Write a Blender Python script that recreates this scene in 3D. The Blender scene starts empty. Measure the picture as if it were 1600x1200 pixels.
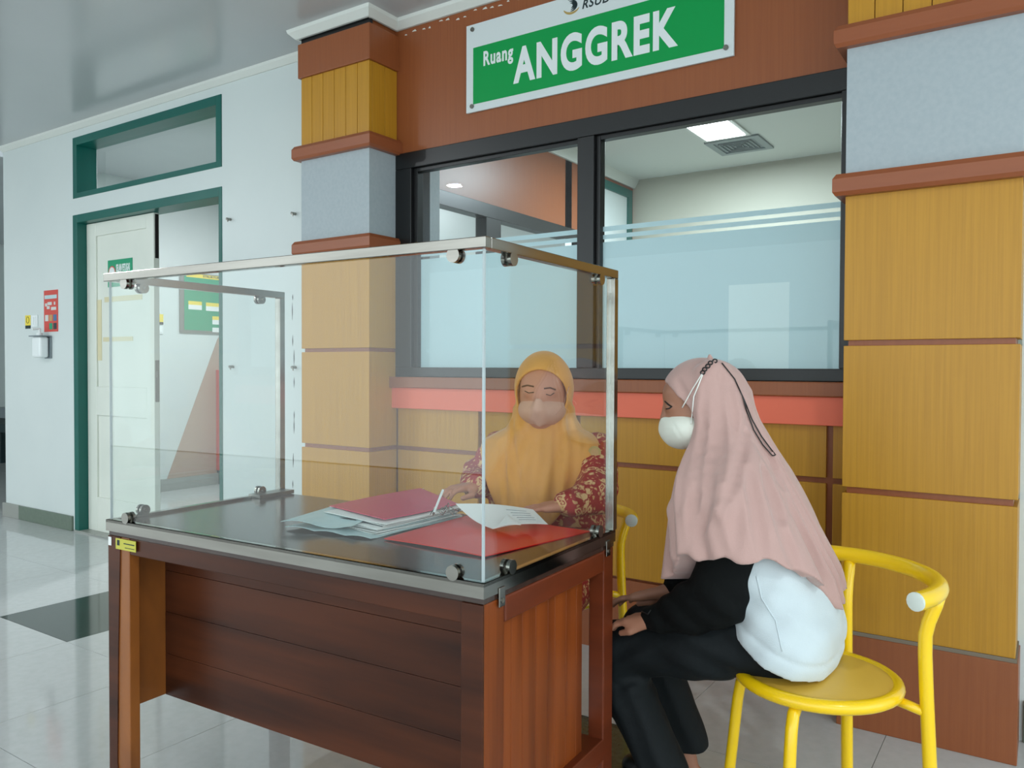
import bpy, math, random
import numpy as np
from mathutils import Matrix, Vector
random.seed(4); rng = np.random.default_rng(4)
SC = bpy.context.scene; COL = SC.collection

# ------------------------------------------------------------------ camera
FPX, YAW, PITCH, ROLL, CAMZ = 1249.66, -0.590540, -0.019843, 0.003777, 1.158
fw = Vector((math.sin(YAW)*math.cos(PITCH), math.cos(YAW)*math.cos(PITCH), math.sin(PITCH)))
r0 = Vector((math.cos(YAW), -math.sin(YAW), 0)); u0 = r0.cross(fw)
rt = r0*math.cos(ROLL)+u0*math.sin(ROLL); up = -r0*math.sin(ROLL)+u0*math.cos(ROLL)
cam = bpy.data.cameras.new('camera'); camo = bpy.data.objects.new('camera', cam); COL.objects.link(camo)
cam.sensor_width = 36; cam.lens = 36*FPX/1600; cam.clip_start = .05
camo.matrix_world = Matrix(((rt.x, up.x, -fw.x, 0), (rt.y, up.y, -fw.y, 0), (rt.z, up.z, -fw.z, CAMZ), (0, 0, 0, 1)))
SC.camera = camo
def px(x, y, z):      # pixel of the photo -> point on the horizontal plane at height z
    d = rt*((x-800)/FPX)+up*(-(y-600)/FPX)+fw
    return Vector((0, 0, CAMZ))+d*((z-CAMZ)/d.z)

# ------------------------------------------------------------------ world and exposure
W = bpy.data.worlds.new('daylight'); SC.world = W; W.use_nodes = True
W.node_tree.nodes['Background'].inputs[0].default_value = (.86, .965, 1, 1)
W.node_tree.nodes['Background'].inputs[1].default_value = 1.9
SC.view_settings.view_transform = 'Standard'; SC.view_settings.look = 'None'
SC.view_settings.gamma = 1; SC.view_settings.use_curve_mapping = False
SC.view_settings.exposure = 0.45

# ------------------------------------------------------------------ materials
def lin(c):
    return tuple(((v/255)/12.92 if v/255 <= .04045 else ((v/255+.055)/1.055)**2.4) for v in c)+(1,)
MATS = {}
def mat(name, col, rough=.5, metal=0, spec=.5, var=None, scale=(8, 8, 8), amt=.5, bump=0, bscale=None, sheen=0, coat=0, detail=4):
    """Principled material; var = second colour mixed in by stretched noise; bump = fine relief"""
    m = bpy.data.materials.new(name); m.use_nodes = True; nt = m.node_tree; b = nt.nodes['Principled BSDF']
    b.inputs['Base Color'].default_value = lin(col); b.inputs['Roughness'].default_value = rough
    b.inputs['Metallic'].default_value = metal; b.inputs['Specular IOR Level'].default_value = spec
    b.inputs['Sheen Weight'].default_value = sheen; b.inputs['Coat Weight'].default_value = coat
    if var or bump:
        tc = nt.nodes.new('ShaderNodeTexCoord'); mp = nt.nodes.new('ShaderNodeMapping'); mp.inputs['Scale'].default_value = scale
        nt.links.new(tc.outputs['Object'], mp.inputs['Vector'])
        nz = nt.nodes.new('ShaderNodeTexNoise'); nz.inputs['Scale'].default_value = 1; nz.inputs['Detail'].default_value = detail
        nt.links.new(mp.outputs[0], nz.inputs['Vector'])
    if var:
        rp = nt.nodes.new('ShaderNodeMapRange'); rp.inputs[1].default_value = .35; rp.inputs[2].default_value = .68
        rp.inputs[3].default_value = 0; rp.inputs[4].default_value = amt
        nt.links.new(nz.outputs['Fac'], rp.inputs[0])
        mx = nt.nodes.new('ShaderNodeMix'); mx.data_type = 'RGBA'; mx.inputs[6].default_value = lin(col); mx.inputs[7].default_value = lin(var)
        nt.links.new(rp.outputs[0], mx.inputs[0]); nt.links.new(mx.outputs[2], b.inputs['Base Color'])
    if bump:
        src = nz
        if bscale:
            mp2 = nt.nodes.new('ShaderNodeMapping'); mp2.inputs['Scale'].default_value = bscale; nt.links.new(tc.outputs['Object'], mp2.inputs['Vector'])
            src = nt.nodes.new('ShaderNodeTexNoise'); src.inputs['Scale'].default_value = 1; src.inputs['Detail'].default_value = 3; nt.links.new(mp2.outputs[0], src.inputs['Vector'])
        bp = nt.nodes.new('ShaderNodeBump'); bp.inputs['Strength'].default_value = bump; bp.inputs['Distance'].default_value = .01
        nt.links.new(src.outputs['Fac'], bp.inputs['Height']); nt.links.new(bp.outputs[0], b.inputs['Normal'])
    MATS[name] = m; return m
def glassmat(name, tint=(.97, .99, .985), ior=1.5):
    m = bpy.data.materials.new(name); m.use_nodes = True; nt = m.node_tree; nt.nodes.clear()
    out = nt.nodes.new('ShaderNodeOutputMaterial'); mx = nt.nodes.new('ShaderNodeMixShader'); ge = nt.nodes.new('ShaderNodeNewGeometry'); dt = nt.nodes.new('ShaderNodeVectorMath'); dt.operation = 'DOT_PRODUCT'
    nt.links.new(ge.outputs['Normal'], dt.inputs[0]); nt.links.new(ge.outputs['Incoming'], dt.inputs[1])
    def mth(op, a, b):
        q = nt.nodes.new('ShaderNodeMath'); q.operation = op
        for i, v in enumerate((a, b)):
            if v is None: continue
            if isinstance(v, (int, float)): q.inputs[i].default_value = v
            else: nt.links.new(v, q.inputs[i])
        return q.outputs[0]
    f0 = ((ior-1)/(ior+1))**2
    fr = mth('MULTIPLY_ADD', mth('POWER', mth('SUBTRACT', 1.0, mth('ABSOLUTE', dt.outputs['Value'], None)), 5.0), 1-f0); fr.node.inputs[2].default_value = f0
    t = nt.nodes.new('ShaderNodeBsdfTransparent'); t.inputs[0].default_value = tint+(1,)
    g = nt.nodes.new('ShaderNodeBsdfGlossy'); g.inputs['Roughness'].default_value = 0
    nt.links.new(fr, mx.inputs[0]); nt.links.new(t.outputs[0], mx.inputs[1]); nt.links.new(g.outputs[0], mx.inputs[2]); nt.links.new(mx.outputs[0], out.inputs[0])
    MATS[name] = m; return m
def emit(name, col, s):
    m = bpy.data.materials.new(name); m.use_nodes = True; b = m.node_tree.nodes['Principled BSDF']
    b.inputs['Base Color'].default_value = (.9, .9, .9, 1); b.inputs['Emission Color'].default_value = lin(col); b.inputs['Emission Strength'].default_value = s
    MATS[name] = m; return m
mat('wall_white', (213, 221, 219), .35, var=(206, 215, 214), scale=(2, 2, 2), amt=.6)
mat('ceiling_paint', (192, 196, 198), .18, var=(184, 189, 191), scale=(1.2, 1.2, 1.2), amt=.6)
mat('crown_white', (216, 220, 214), .5)
mat('cream_wall', (190, 188, 172), .6)
mat('pale_sheet', (190, 216, 222), .7)
mat('laminate', (190, 137, 34), .42, var=(172, 121, 26), scale=(160, 160, 3), amt=.55, bump=.06, detail=2)
mat('laminate_brown', (146, 82, 44), .38, var=(134, 72, 38), scale=(120, 120, 3), amt=.5, bump=.05, detail=2)
mat('moulding', (148, 82, 48), .35, var=(138, 74, 42), scale=(6, 6, 60), amt=.4)
mat('salmon', (236, 112, 82), .45)
mat('grey_laminate', (170, 180, 184), .5, var=(158, 170, 176), scale=(60, 60, 60), amt=.6)
mat('grout_grey', (128, 116, 100), .9)
mat('black_frame', (15, 16, 17), .35)
mat('teal', (0, 94, 84), .35, var=(0, 84, 76), scale=(3, 3, 3), amt=.5)
mat('door_white', (226, 230, 220), .28, var=(214, 220, 210), scale=(3, 3, 3), amt=.6)
mat('tape', (214, 206, 170), .6)
mat('steel', (150, 147, 140), .16, metal=1, var=(112, 108, 102), scale=(3, 3, 30), amt=.5)
mat('steel_dull', (150, 148, 142), .35, metal=1)
mat('tile_white', (198, 201, 200), .07, var=(188, 192, 190), scale=(30, 30, 30), amt=.6, spec=.55)
mat('tile_black', (70, 78, 72), .08, var=(50, 58, 54), scale=(60, 60, 60), amt=.8)
mat('grout', (150, 148, 138), .9)
mat('terrazzo_green', (104, 118, 104), .3, var=(90, 104, 92), scale=(40, 40, 40))
mat('terrazzo_grey', (150, 152, 146), .3)
mat('desk_dark', (84, 42, 22), .34, spec=.25, var=(48, 22, 12), scale=(1.3, 2, 15), amt=.95, bump=.03, detail=9)
mat('desk_top', (66, 46, 38), .17, var=(46, 32, 28), scale=(3, 40, 3), amt=.7, bump=.02, spec=.6)
mat('desk_red', (140, 68, 26), .32, spec=.3, var=(100, 44, 16), scale=(3, 22, 1.4), amt=.85, bump=.03)
mat('desk_red_dark', (112, 50, 26), .32, spec=.3, var=(92, 42, 24), scale=(3, 3, 20), amt=.7)
mat('desk_orange', (150, 88, 36), .32, var=(84, 46, 22), scale=(6, 6, 3), amt=.75)
mat('yellow_paint', (250, 206, 10), .28, coat=.3)
mat('seat_yellow', (222, 180, 74), .42, var=(212, 168, 60), scale=(6, 6, 6))
mat('cap_white', (214, 222, 214), .5)
mat('sign_white', (214, 222, 222), .35)
mat('sign_green', (0, 150, 72), .45, spec=.3)
mat('ink', (16, 40, 44), .6)
mat('gold_ink', (176, 150, 84), .5)
mat('letter_white', (226, 232, 232), .4)
mat('board_green', (22, 150, 108), .5)
mat('board_yellow', (240, 216, 70), .5)
mat('paper', (236, 238, 236), .7)
mat('paper_grey', (205, 210, 206), .7)
mat('paper_blue', (190, 214, 216), .4, var=(170, 200, 204), scale=(30, 30, 30))
mat('folder_pink', (206, 60, 96), .35)
mat('folder_red', (226, 32, 32), .3)
mat('dark_card', (40, 52, 60), .5)
mat('poster_red', (206, 76, 66), .5)
mat('poster_blue', (70, 110, 150), .5)
mat('poster_tan', (190, 150, 96), .5)
mat('plastic_white', (232, 238, 238), .3)
mat('plastic_grey', (120, 132, 136), .4)
mat('cabinet_red', (206, 62, 48), .4)
mat('tan_patch', (176, 150, 132), .45)
mat('skin', (190, 130, 104), .5)
mat('skin_visitor', (164, 114, 90), .5)
mat('hijab_pink', (190, 154, 146), .75, sheen=.3, bump=.12, scale=(500, 500, 500), var=(184, 148, 140), amt=.4)
mat('hijab_orange', (220, 156, 76), .75, sheen=.3, bump=.1, scale=(500, 500, 500), var=(212, 148, 68), amt=.4)
mat('mask_white', (226, 228, 216), .8)
mat('mask_beige', (204, 160, 138), .8)
mat('cotton_white', (204, 216, 220), .85, sheen=.3, bump=.15, scale=(400, 400, 400))
mat('cotton_black', (5, 8, 8), .85, spec=.2, bump=.2, scale=(60, 60, 60))
mat('trouser', (8, 16, 19), .75, spec=.3, bump=.2, scale=(40, 40, 40))
mat('hair', (34, 24, 20), .5)
mat('brow', (92, 62, 50), .7)
mat('cord_black', (14, 14, 14), .4)
mat('cord_white', (238, 238, 232), .6)
mat('vent_grey', (150, 160, 160), .5)
mat('label_yellow', (196, 190, 70), .4)
mat('orange_marker', (230, 90, 30), .4)
glassmat('glass'); glassmat('window_glass', (.93, .97, .97))
emit('led', (245, 250, 255), 9); emit('lamp_glow', (240, 248, 255), 14)
def frostmat(nm='frost', dc=(.52, .68, .72), tc_=(.66, .84, .90)):
    m = bpy.data.materials.new('frosted_film'); m.use_nodes = True; nt = m.node_tree; nt.nodes.clear()
    out = nt.nodes.new('ShaderNodeOutputMaterial'); mx = nt.nodes.new('ShaderNodeMixShader'); mx.inputs[0].default_value = .62
    d = nt.nodes.new('ShaderNodeBsdfDiffuse'); d.inputs[0].default_value = dc+(1,)
    t = nt.nodes.new('ShaderNodeBsdfTranslucent'); t.inputs[0].default_value = tc_+(1,)
    nt.links.new(d.outputs[0], mx.inputs[1]); nt.links.new(t.outputs[0], mx.inputs[2]); nt.links.new(mx.outputs[0], out.inputs[0]); MATS[nm] = m
frostmat(); frostmat('frost_light', (.62, .8, .84), (.86, .98, 1))
def batikmat():
    m = mat('batik', (170, 42, 40), .7); nt = m.node_tree; b = nt.nodes['Principled BSDF']
    tc = nt.nodes.new('ShaderNodeTexCoord'); nz = nt.nodes.new('ShaderNodeTexNoise'); nz.inputs['Scale'].default_value = 30
    ad = nt.nodes.new('ShaderNodeVectorMath'); ad.operation = 'MULTIPLY_ADD'; ad.inputs[1].default_value = (.045, .045, .045)
    nt.links.new(tc.outputs['Object'], nz.inputs['Vector']); nt.links.new(nz.outputs['Color'], ad.inputs[0]); nt.links.new(tc.outputs['Object'], ad.inputs[2])
    prev = None
    for sc_, lo, hi, col in ((30, .44, .36, (224, 186, 132)), (30, .27, .22, (160, 40, 38)), (30, .12, .08, (226, 200, 150)), (80, .34, .28, (208, 160, 108))):
        v = nt.nodes.new('ShaderNodeTexVoronoi'); v.inputs['Scale'].default_value = sc_; nt.links.new(ad.outputs[0], v.inputs['Vector'])
        r = nt.nodes.new('ShaderNodeMapRange'); r.inputs[1].default_value = lo; r.inputs[2].default_value = hi; nt.links.new(v.outputs['Distance'], r.inputs[0])
        x = nt.nodes.new('ShaderNodeMix'); x.data_type = 'RGBA'; x.inputs[7].default_value = lin(col)
        if prev: nt.links.new(prev.outputs[2], x.inputs[6])
        else: x.inputs[6].default_value = lin((158, 34, 36))
        nt.links.new(r.outputs[0], x.inputs[0]); prev = x
    nt.links.new(prev.outputs[2], b.inputs['Base Color'])
batikmat()

# ------------------------------------------------------------------ helpers
def wm(o):
    m = Matrix.Identity(4)
    while o is not None:
        m = Matrix.Translation(o.location) @ Matrix.Rotation(o.rotation_euler.z, 4, 'Z') @ m; o = o.parent
    return m
def tag(o, label=None, cat=None, group=None, kind=None):
    if label: o['label'] = label
    if cat: o['category'] = cat
    if group: o['group'] = group
    if kind: o['kind'] = kind
    return o
def thing(name, label, cat, loc=(0, 0, 0), rotz=0, group=None):
    o = bpy.data.objects.new(name, None); COL.objects.link(o); o.location = loc; o.rotation_euler = (0, 0, rotz); o.empty_display_size = .1
    return tag(o, label, cat, group)
class MB:
    def __init__(s): s.v = []; s.f = []
    def add(s, vs, fs):
        n = len(s.v); s.v += [tuple(v) for v in vs]; s.f += [tuple(i+n for i in f) for f in fs]; return s
    def box(s, x0, x1, y0, y1, z0, z1):
        vs = [(x, y, z) for x in (x0, x1) for y in (y0, y1) for z in (z0, z1)]
        return s.add(vs, [(0, 1, 3, 2), (4, 6, 7, 5), (0, 4, 5, 1), (2, 3, 7, 6), (0, 2, 6, 4), (1, 5, 7, 3)])
    def tube(s, pts, r, n=10, caps=True, closed=False):
        pts = [Vector(p) for p in pts]; m = len(pts); rs = r if isinstance(r, (list, tuple)) else [r]*m
        t0 = (pts[1]-pts[0]).normalized(); a = Vector((0, 0, 1)) if abs(t0.z) < .9 else Vector((1, 0, 0))
        nrm = t0.cross(a).normalized(); vs = []
        for i, p in enumerate(pts):
            if closed: t = (pts[(i+1) % m]-pts[i-1]).normalized()
            else: t = (pts[min(i+1, m-1)]-pts[max(i-1, 0)]).normalized()
            nrm = (nrm-t*nrm.dot(t)).normalized(); bn = t.cross(nrm)
            vs += [p+(nrm*math.cos(2*math.pi*j/n)+bn*math.sin(2*math.pi*j/n))*rs[i] for j in range(n)]
        fs = []
        for i in range(m if closed else m-1):
            k = (i+1) % m
            fs += [(i*n+j, i*n+(j+1) % n, k*n+(j+1) % n, k*n+j) for j in range(n)]
        if caps and not closed: fs += [tuple(range(n-1, -1, -1)), tuple((m-1)*n+j for j in range(n))]
        return s.add(vs, fs)
    def disc(s, c, axis, r, h, n=20):
        c = Vector(c); a = Vector(axis).normalized(); return s.tube([c-a*h/2, c+a*h/2], r, n)
    def prism(s, poly, y0, y1, plane='xz'):
        n = len(poly)
        g = {'xz': lambda p, t: (p[0], t, p[1]), 'yz': lambda p, t: (t, p[0], p[1]), 'xy': lambda p, t: (p[0], p[1], t)}[plane]
        vs = [g(p, y0) for p in poly]+[g(p, y1) for p in poly]
        fs = [tuple(range(n)), tuple(range(2*n-1, n-1, -1))]+[(i, i+n, (i+1) % n+n, (i+1) % n) for i in range(n)]
        return s.add(vs, fs)
    def sweep(s, prof, path):
        """profile (out, z) swept along a horizontal polyline, mitred; out = left of travel"""
        P = [Vector((p[0], p[1], 0)) for p in path]; m = len(P); n = len(prof); vs = []
        for i in range(m):
            d1 = (P[i]-P[i-1]).normalized() if i else (P[1]-P[0]).normalized(); d2 = (P[i+1]-P[i]).normalized() if i < m-1 else d1
            n1 = Vector((-d1.y, d1.x, 0)); n2 = Vector((-d2.y, d2.x, 0)); nn = (n1+n2); nn = nn/(nn.length**2)*2
            vs += [(P[i].x+nn.x*o, P[i].y+nn.y*o, z) for o, z in prof]
        fs = [(i*n+j, i*n+(j+1) % n, (i+1)*n+(j+1) % n, (i+1)*n+j) for i in range(m-1) for j in range(n)]
        fs += [tuple(range(n-1, -1, -1)), tuple((m-1)*n+j for j in range(n))]
        return s.add(vs, fs)
    def build(s, name, m, parent=None, world=False, bevel=0, smooth=False, loc=None):
        me = bpy.data.meshes.new(name); v = s.v
        if world and parent is not None:
            inv = wm(parent).inverted(); v = [tuple(inv @ Vector(p)) for p in v]
        if loc is not None: v = [tuple(Vector(p)-Vector(loc)) for p in v]
        me.from_pydata(v, [], s.f); me.materials.append(MATS[m])
        import bmesh
        bm = bmesh.new(); bm.from_mesh(me); bmesh.ops.recalc_face_normals(bm, faces=bm.faces); bm.to_mesh(me); bm.free()
        if smooth: me.polygons.foreach_set('use_smooth', [True]*len(me.polygons))
        o = bpy.data.objects.new(name, me); COL.objects.link(o); o.parent = parent
        if loc is not None: o.location = loc
        if bevel:
            b = o.modifiers.new('bevel', 'BEVEL'); b.width = bevel; b.segments = 2; b.limit_method = 'ANGLE'
        if smooth == 2:
            e = o.modifiers.new('split', 'EDGE_SPLIT'); e.split_angle = math.radians(40)
        return o
def struct(o): o['kind'] = 'structure'; return o
def box(name, b, m, parent=None, bevel=0, world=False): return MB().box(*b).build(name, m, parent, bevel=bevel, world=world)
def text(name, body, size, m, parent, mtx, bold=0, sx=1, shear=0, ext=.0006, space=1, width=None, height=None):
    """flat lettering as a mesh; mtx places the text plane; origin lower-left, scaled to width/height of its ink"""
    cu = bpy.data.curves.new(name, 'FONT'); cu.body = body; cu.size = size; cu.offset = bold; cu.extrude = ext; cu.shear = shear; cu.space_character = space
    cu.resolution_u = 6
    o = bpy.data.objects.new(name, cu); COL.objects.link(o)
    dg = bpy.context.evaluated_depsgraph_get(); me = bpy.data.meshes.new_from_object(o.evaluated_get(dg)); bpy.data.objects.remove(o); me.name = name
    n = len(me.vertices); a = np.empty(n*3); me.vertices.foreach_get('co', a); a = a.reshape(n, 3)
    a[:, 0] -= a[:, 0].min(); a[:, 1] -= a[:, 1].min()
    if width: a[:, 0] *= width/a[:, 0].max()
    if height: a[:, 1] *= height/a[:, 1].max()
    me.vertices.foreach_set('co', a.ravel()); me.transform(mtx); me.materials.clear(); me.materials.append(MATS[m])
    o = bpy.data.objects.new(name, me); COL.objects.link(o); o.parent = parent; return o
def on_wall_y(x, y, z):   # text plane facing -y
    return Matrix.Translation((x, y, z)) @ Matrix(((1, 0, 0, 0), (0, 0, -1, 0), (0, 1, 0, 0), (0, 0, 0, 1)))
def on_wall_x(x, y, z):   # text plane facing +x, reads along +y
    return Matrix.Translation((x, y, z)) @ Matrix(((0, 0, 1, 0), (1, 0, 0, 0), (0, 1, 0, 0), (0, 0, 0, 1)))

# ------------------------------------------------------------------ the setting
YW, YP, CZ = 2.945, 2.753, 2.833
HX0, HX1, HY0 = -12.0, 4.0, -5.0
# floor: one slab of grout with the tiles of the hall laid on it
floor = struct(box('floor', (HX0, HX1, HY0, 7.2, -.2, -.004), 'grout'))
tm = MB().box(-.299, .299, -.299, .299, -.012, 0).build('tile', 'tile_white', floor); tmesh = tm.data
bpy.data.objects.remove(tm)
tmb = tmesh.copy(); tmb.materials.clear(); tmb.materials.append(MATS['tile_black'])
for i in range(-7, 9):
    for j in range(-5, 3):
        dark = (i % 4 == 0 and j == 0) or (i % 4 == 2 and j == -4)
        o = bpy.data.objects.new('tile', tmb if dark else tmesh); COL.objects.link(o); o.parent = floor
        o.location = (-4.01+.6*i+.3, 1.735+.6*j+.3, 0)
rest = MB()
for i in range(-14, 14):
    for j in range(-12, 9):
        if -7 <= i < 9 and -5 <= j < 3: continue
        x, y = -4.01+.6*i+.3, 1.735+.6*j+.3
        if x < HX0 or x > HX1 or y < HY0 or y > 7.1: continue
        rest.box(x-.299, x+.299, y-.299, y+.299, -.012, 0)
o = rest.build('tile', 'tile_white', floor); o['kind'] = 'stuff'
ceiling = struct(box('ceiling', (HX0, HX1, HY0, YW, CZ, CZ+.15), 'ceiling_paint'))
# hall wall left of the pilaster, with door and transom openings
DX0, DX1, DZ, TX0, TX1, TZ0, TZ1 = -5.665, -4.012, 2.21, -5.66, -4.015, 2.325, 2.745
WT = .16
w = MB()
w.box(-6.68, DX0, YW, YW+WT, 0, CZ); w.box(DX1, -3.0, YW, YW+WT, 0, CZ)
w.box(DX0, DX1, YW, YW+WT, DZ, TZ0); w.box(DX0, DX1, YW, YW+WT, TZ1, CZ)
struct(w.build('wall_left', 'wall_white'))
struct(box('wall_right', (-.068, HX1, YW, YW+WT, 0, CZ), 'wall_white'))
# baseboards
bb = struct(box('baseboard_left', (-6.70, DX0-.02, YW-.015, YW, 0, .105), 'terrazzo_green', bevel=.003))
box('grey_tile', (-6.705, -6.45, YW-.017, YW-.0, .0, .106), 'terrazzo_grey', bb, bevel=.003)
struct(box('baseboard_middle', (DX1+.02, -3.13, YW-.015, YW, 0, .105), 'terrazzo_green', bevel=.003))
struct(box('baseboard_right', (-.05, HX1, YW-.015, YW, 0, .13), 'terrazzo_green', bevel=.003))
# cornice of the hall ceiling
cr = [(0, 2.795), (.008, 2.795), (.03, 2.82), (.034, 2.833), (0, 2.833)]
struct(MB().sweep(cr, [(-3.12, YW), (-6.68, YW)]).build('trim_1', 'crown_white'))
cr2 = [(0, 2.79), (.012, 2.79), (.04, 2.818), (.044, 2.833), (0, 2.833)]
struct(MB().sweep(cr2, [(-.57, YW-.002), (-2.655, YW-.002), (-2.655, YP-.006), (-3.13, YP-.006), (-3.13, YW)]).build('trim_2', 'crown_white'))
struct(MB().sweep(cr2, [(-.05, YW), (-.05, YP-.006), (-.57, YP-.006), (-.57, YW)]).build('trim_3', 'crown_white'))
# service counter wall between the pilasters
wf = MB().box(-2.70, -.52, YW, YW+WT, 2.195, CZ).box(-2.70, -.52, YW+.012, YW+WT, 0, 1.11)
wall_front = struct(wf.build('wall_front', 'laminate_brown'))
vx = [-2.655, -2.147, -1.637, -1.132, -.632, -.552]
rows = [(.31, .757), (.777, .962)]
for a, b in zip(vx[:-1], vx[1:]):
    for z0, z1 in rows:
        box('panel', (a+.011, b-(.011 if b < -.6 else 0), YW-.004, YW+.012, z0, z1), 'laminate', wall_front, bevel=.0015)
box('skirting', (-2.655, -.552, YW-.006, YW+.012, 0, .30), 'laminate_brown', wall_front)
box('salmon_band', (-2.70, -.552, YW-.035, YW+.012, .962, 1.062), 'salmon', wall_front, bevel=.002)
box('sill', (-2.72, -.552, YW-.055, YW+.02, 1.062, 1.114), 'laminate_brown', wall_front, bevel=.004)
# window frame and panes
win = MB(); fy0, fy1 = YW-.012, YW+.07
win.box(-2.655, -.552, fy0, fy1, 1.114, 1.1598); win.box(-2.655, -.552, fy0, fy1, 2.1182, 2.195)
win.box(-2.655, -2.555, fy0, fy1, 1.16, 2.118); win.box(-1.643, -1.565, fy0, fy1, 1.16, 2.118); win.box(-.604, -.552, fy0, fy1, 1.16, 2.118)
win = struct(win.build('window_1', 'black_frame', bevel=.003))
g2 = MB().box(-2.555, -2.53, fy0+.02, fy1-.02, 1.16, 2.118).box(-1.565, -1.545, fy0+.02, fy1-.02, 1.16, 2.118).box(-2.53, -1.643, fy0+.02, fy1-.02, 2.1, 2.118).box(-1.545, -.604, fy0+.02, fy1-.02, 2.1, 2.118)
g2.build('sash', 'black_frame', win, bevel=.002)
GY = YW+.03
for a, b in ((-2.53, -1.643), (-1.545, -.604)):
    MB().add([(a, GY, 1.16), (b, GY, 1.16), (b, GY, 2.1), (a, GY, 2.1)], [(0, 1, 2, 3)]).build('pane', 'window_glass', win)
    def film(x0, x1, z0, z1, nm, m_='frost'): MB().add([(x0, GY+.004, z0), (x1, GY+.004, z0), (x1, GY+.004, z1), (x0, GY+.004, z1)], [(0, 1, 2, 3)]).build(nm, m_, win)
    for z0, z1 in ((1.694, 1.712), (1.726, 1.746)): film(a, b, z0, z1, 'frosted_stripe')
    if a < -2: film(a, b, 1.16, 1.682, 'frosted_film')
    else:
        film(a, -1.01, 1.16, 1.682, 'frosted_film'); film(-1.01, -.785, 1.475, 1.682, 'frosted_film'); film(-.785, b, 1.16, 1.682, 'frosted_film')
        film(-1.01, -.785, 1.16, 1.475, 'frosted_film', 'frost_light')
# pilasters
def pilaster(name, x0, x1):
    core = struct(box(name, (x0+.012, x1-.012, YP+.012, YW+.02, 0, 2.80), 'laminate_brown'))
    y1 = YW
    box('plinth', (x0-.008, x1+.008, YP-.008, y1, 0, .30), 'laminate_brown', core, bevel=.002)
    box('mortar_strip', (x0-.004, x1+.004, YP-.004, y1, .30, .312), 'grout_grey', core)
    for z0, z1 in ((.312, .758), (.778, 1.234), (1.252, 1.72)):
        box('panel', (x0, x1, YP, y1, z0, z1), 'laminate', core, bevel=.0015)
    box('grey_panel', (x0, x1, YP, y1, 1.785, 2.19), 'grey_laminate', core, bevel=.001)
    for z0, z1 in ((1.715, 1.785), (2.188, 2.258)):
        pr = [(0, z0), (.026, z0+.0), (.034, z0+.012), (.034, z1-.016), (.024, z1), (0, z1)]
        MB().sweep(pr, [(x1, y1), (x1, YP), (x0, YP), (x0, y1)][::1]).build('moulding', 'moulding', core, smooth=0)
    # vertical boards under the cap
    n = 6; wd = (x1-x0)/n
    for i in range(n):
        box('board', (x0+i*wd+.0012, x0+(i+1)*wd-.0012, YP, YP+.02, 2.258, 2.597), 'laminate', core, bevel=.0015)
    for xs in ((x0, x0+.014), (x1-.014, x1)):
        for i in range(2):
            a = YP+.02+i*(y1-YP-.02)/2
            box('board', (xs[0], xs[1], a+.0012, a+(y1-YP-.02)/2-.0012, 2.258, 2.597), 'laminate', core, bevel=.0015)
    box('cap', (x0-.012, x1+.012, YP-.012, y1, 2.597, 2.765), 'laminate_brown', core, bevel=.003)
    return core
pilaster('wall_pilaster_left', -3.12, -2.655)
pilaster('wall_pilaster_right', -.552, -.068)

MB().box(-3.122, -2.652, YP+.004, YP+.02, 2.766, 2.80).build('gap_shade', 'black_frame', bpy.data.objects['wall_pilaster_left'])  # black strip standing in for the shade inside the open gap above the cap
for i in range(16):
    x_ = -2.60+.05*i+random.uniform(-.01, .01); z_ = 2.772+random.uniform(-.012, .012); l_ = random.uniform(.008, .03)
    MB().prism([(x_, z_), (x_+l_, z_-.002), (x_+l_*.7, z_+random.uniform(.003, .009)), (x_+l_*.2, z_+.004)], YW-.0012, YW, 'xz').build('paint_chip', 'crown_white', wall_front)
for i in range(11):
    x_ = -3.405+random.uniform(-.008, .008); z_ = .25+.13*i+random.uniform(-.03, .03); l_ = random.uniform(.03, .10)
    MB().prism([(x_, z_), (x_+.004, z_+l_*.4), (x_+.002, z_+l_), (x_-.002, z_+l_*.6)], YW-.0012, YW, 'xz').build('crack', 'black_frame', bpy.data.objects['wall_left'])
# transom window above the door
tr = MB(); ty0, ty1 = YW-.004, YW+.14
tr.box(TX0, TX0+.05, ty0, ty1, TZ0, TZ1).box(TX1-.05, TX1, ty0, ty1, TZ0, TZ1).box(TX0+.0502, TX1-.0502, ty0, ty1, TZ0, TZ0+.035).box(TX0+.0502, TX1-.0502, ty0, ty1, TZ1-.055, TZ1)
tr = struct(tr.build('window_2', 'teal', bevel=.002))
MB().add([(TX0+.05, YW+.1, TZ0+.03), (TX1-.05, YW+.1, TZ0+.03), (TX1-.05, YW+.1, TZ1-.05), (TX0+.05, YW+.1, TZ1-.05)], [(0, 1, 2, 3)]).build('pane', 'window_glass', tr)
# double door, one leaf shut
dr = MB(); dr.box(DX0, DX0+.055, ty0, ty1, 0, DZ).box(DX1-.03, DX1, ty0, ty1, 0, DZ).box(DX0+.0552, DX1-.0302, ty0, ty1, DZ-.055, DZ)
door = struct(dr.build('door_1', 'teal', bevel=.002))
LX0, LX1, LY = DX0+.058, -4.80, YW+.062
lf = MB().box(LX0+.1152, LX1-.0852, LY+.012, LY+.028, .012, DZ-.058)
def stile(a, b, c, d): lf.box(a, b, LY, LY+(.04 if a == LX0 or b == LX1 else .011), c, d)
stile(LX0, LX0+.115, .012, DZ-.058); stile(LX1-.085, LX1, .012, DZ-.058)
for c, d in ((.012, .25), (.82, 1.02), (2.06, DZ-.058)): stile(LX0+.1152, LX1-.0852, c, d)
leaf = lf.build('door_leaf', 'door_white', door, bevel=.003)
box('lock_plate', (LX1-.001, LX1+.003, LY+.006, LY+.034, .93, 1.2), 'steel_dull', leaf)
box('latch', (LX1, LX1+.014, LY+.012, LY+.026, 1.09, 1.13), 'steel_dull', leaf)
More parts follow.
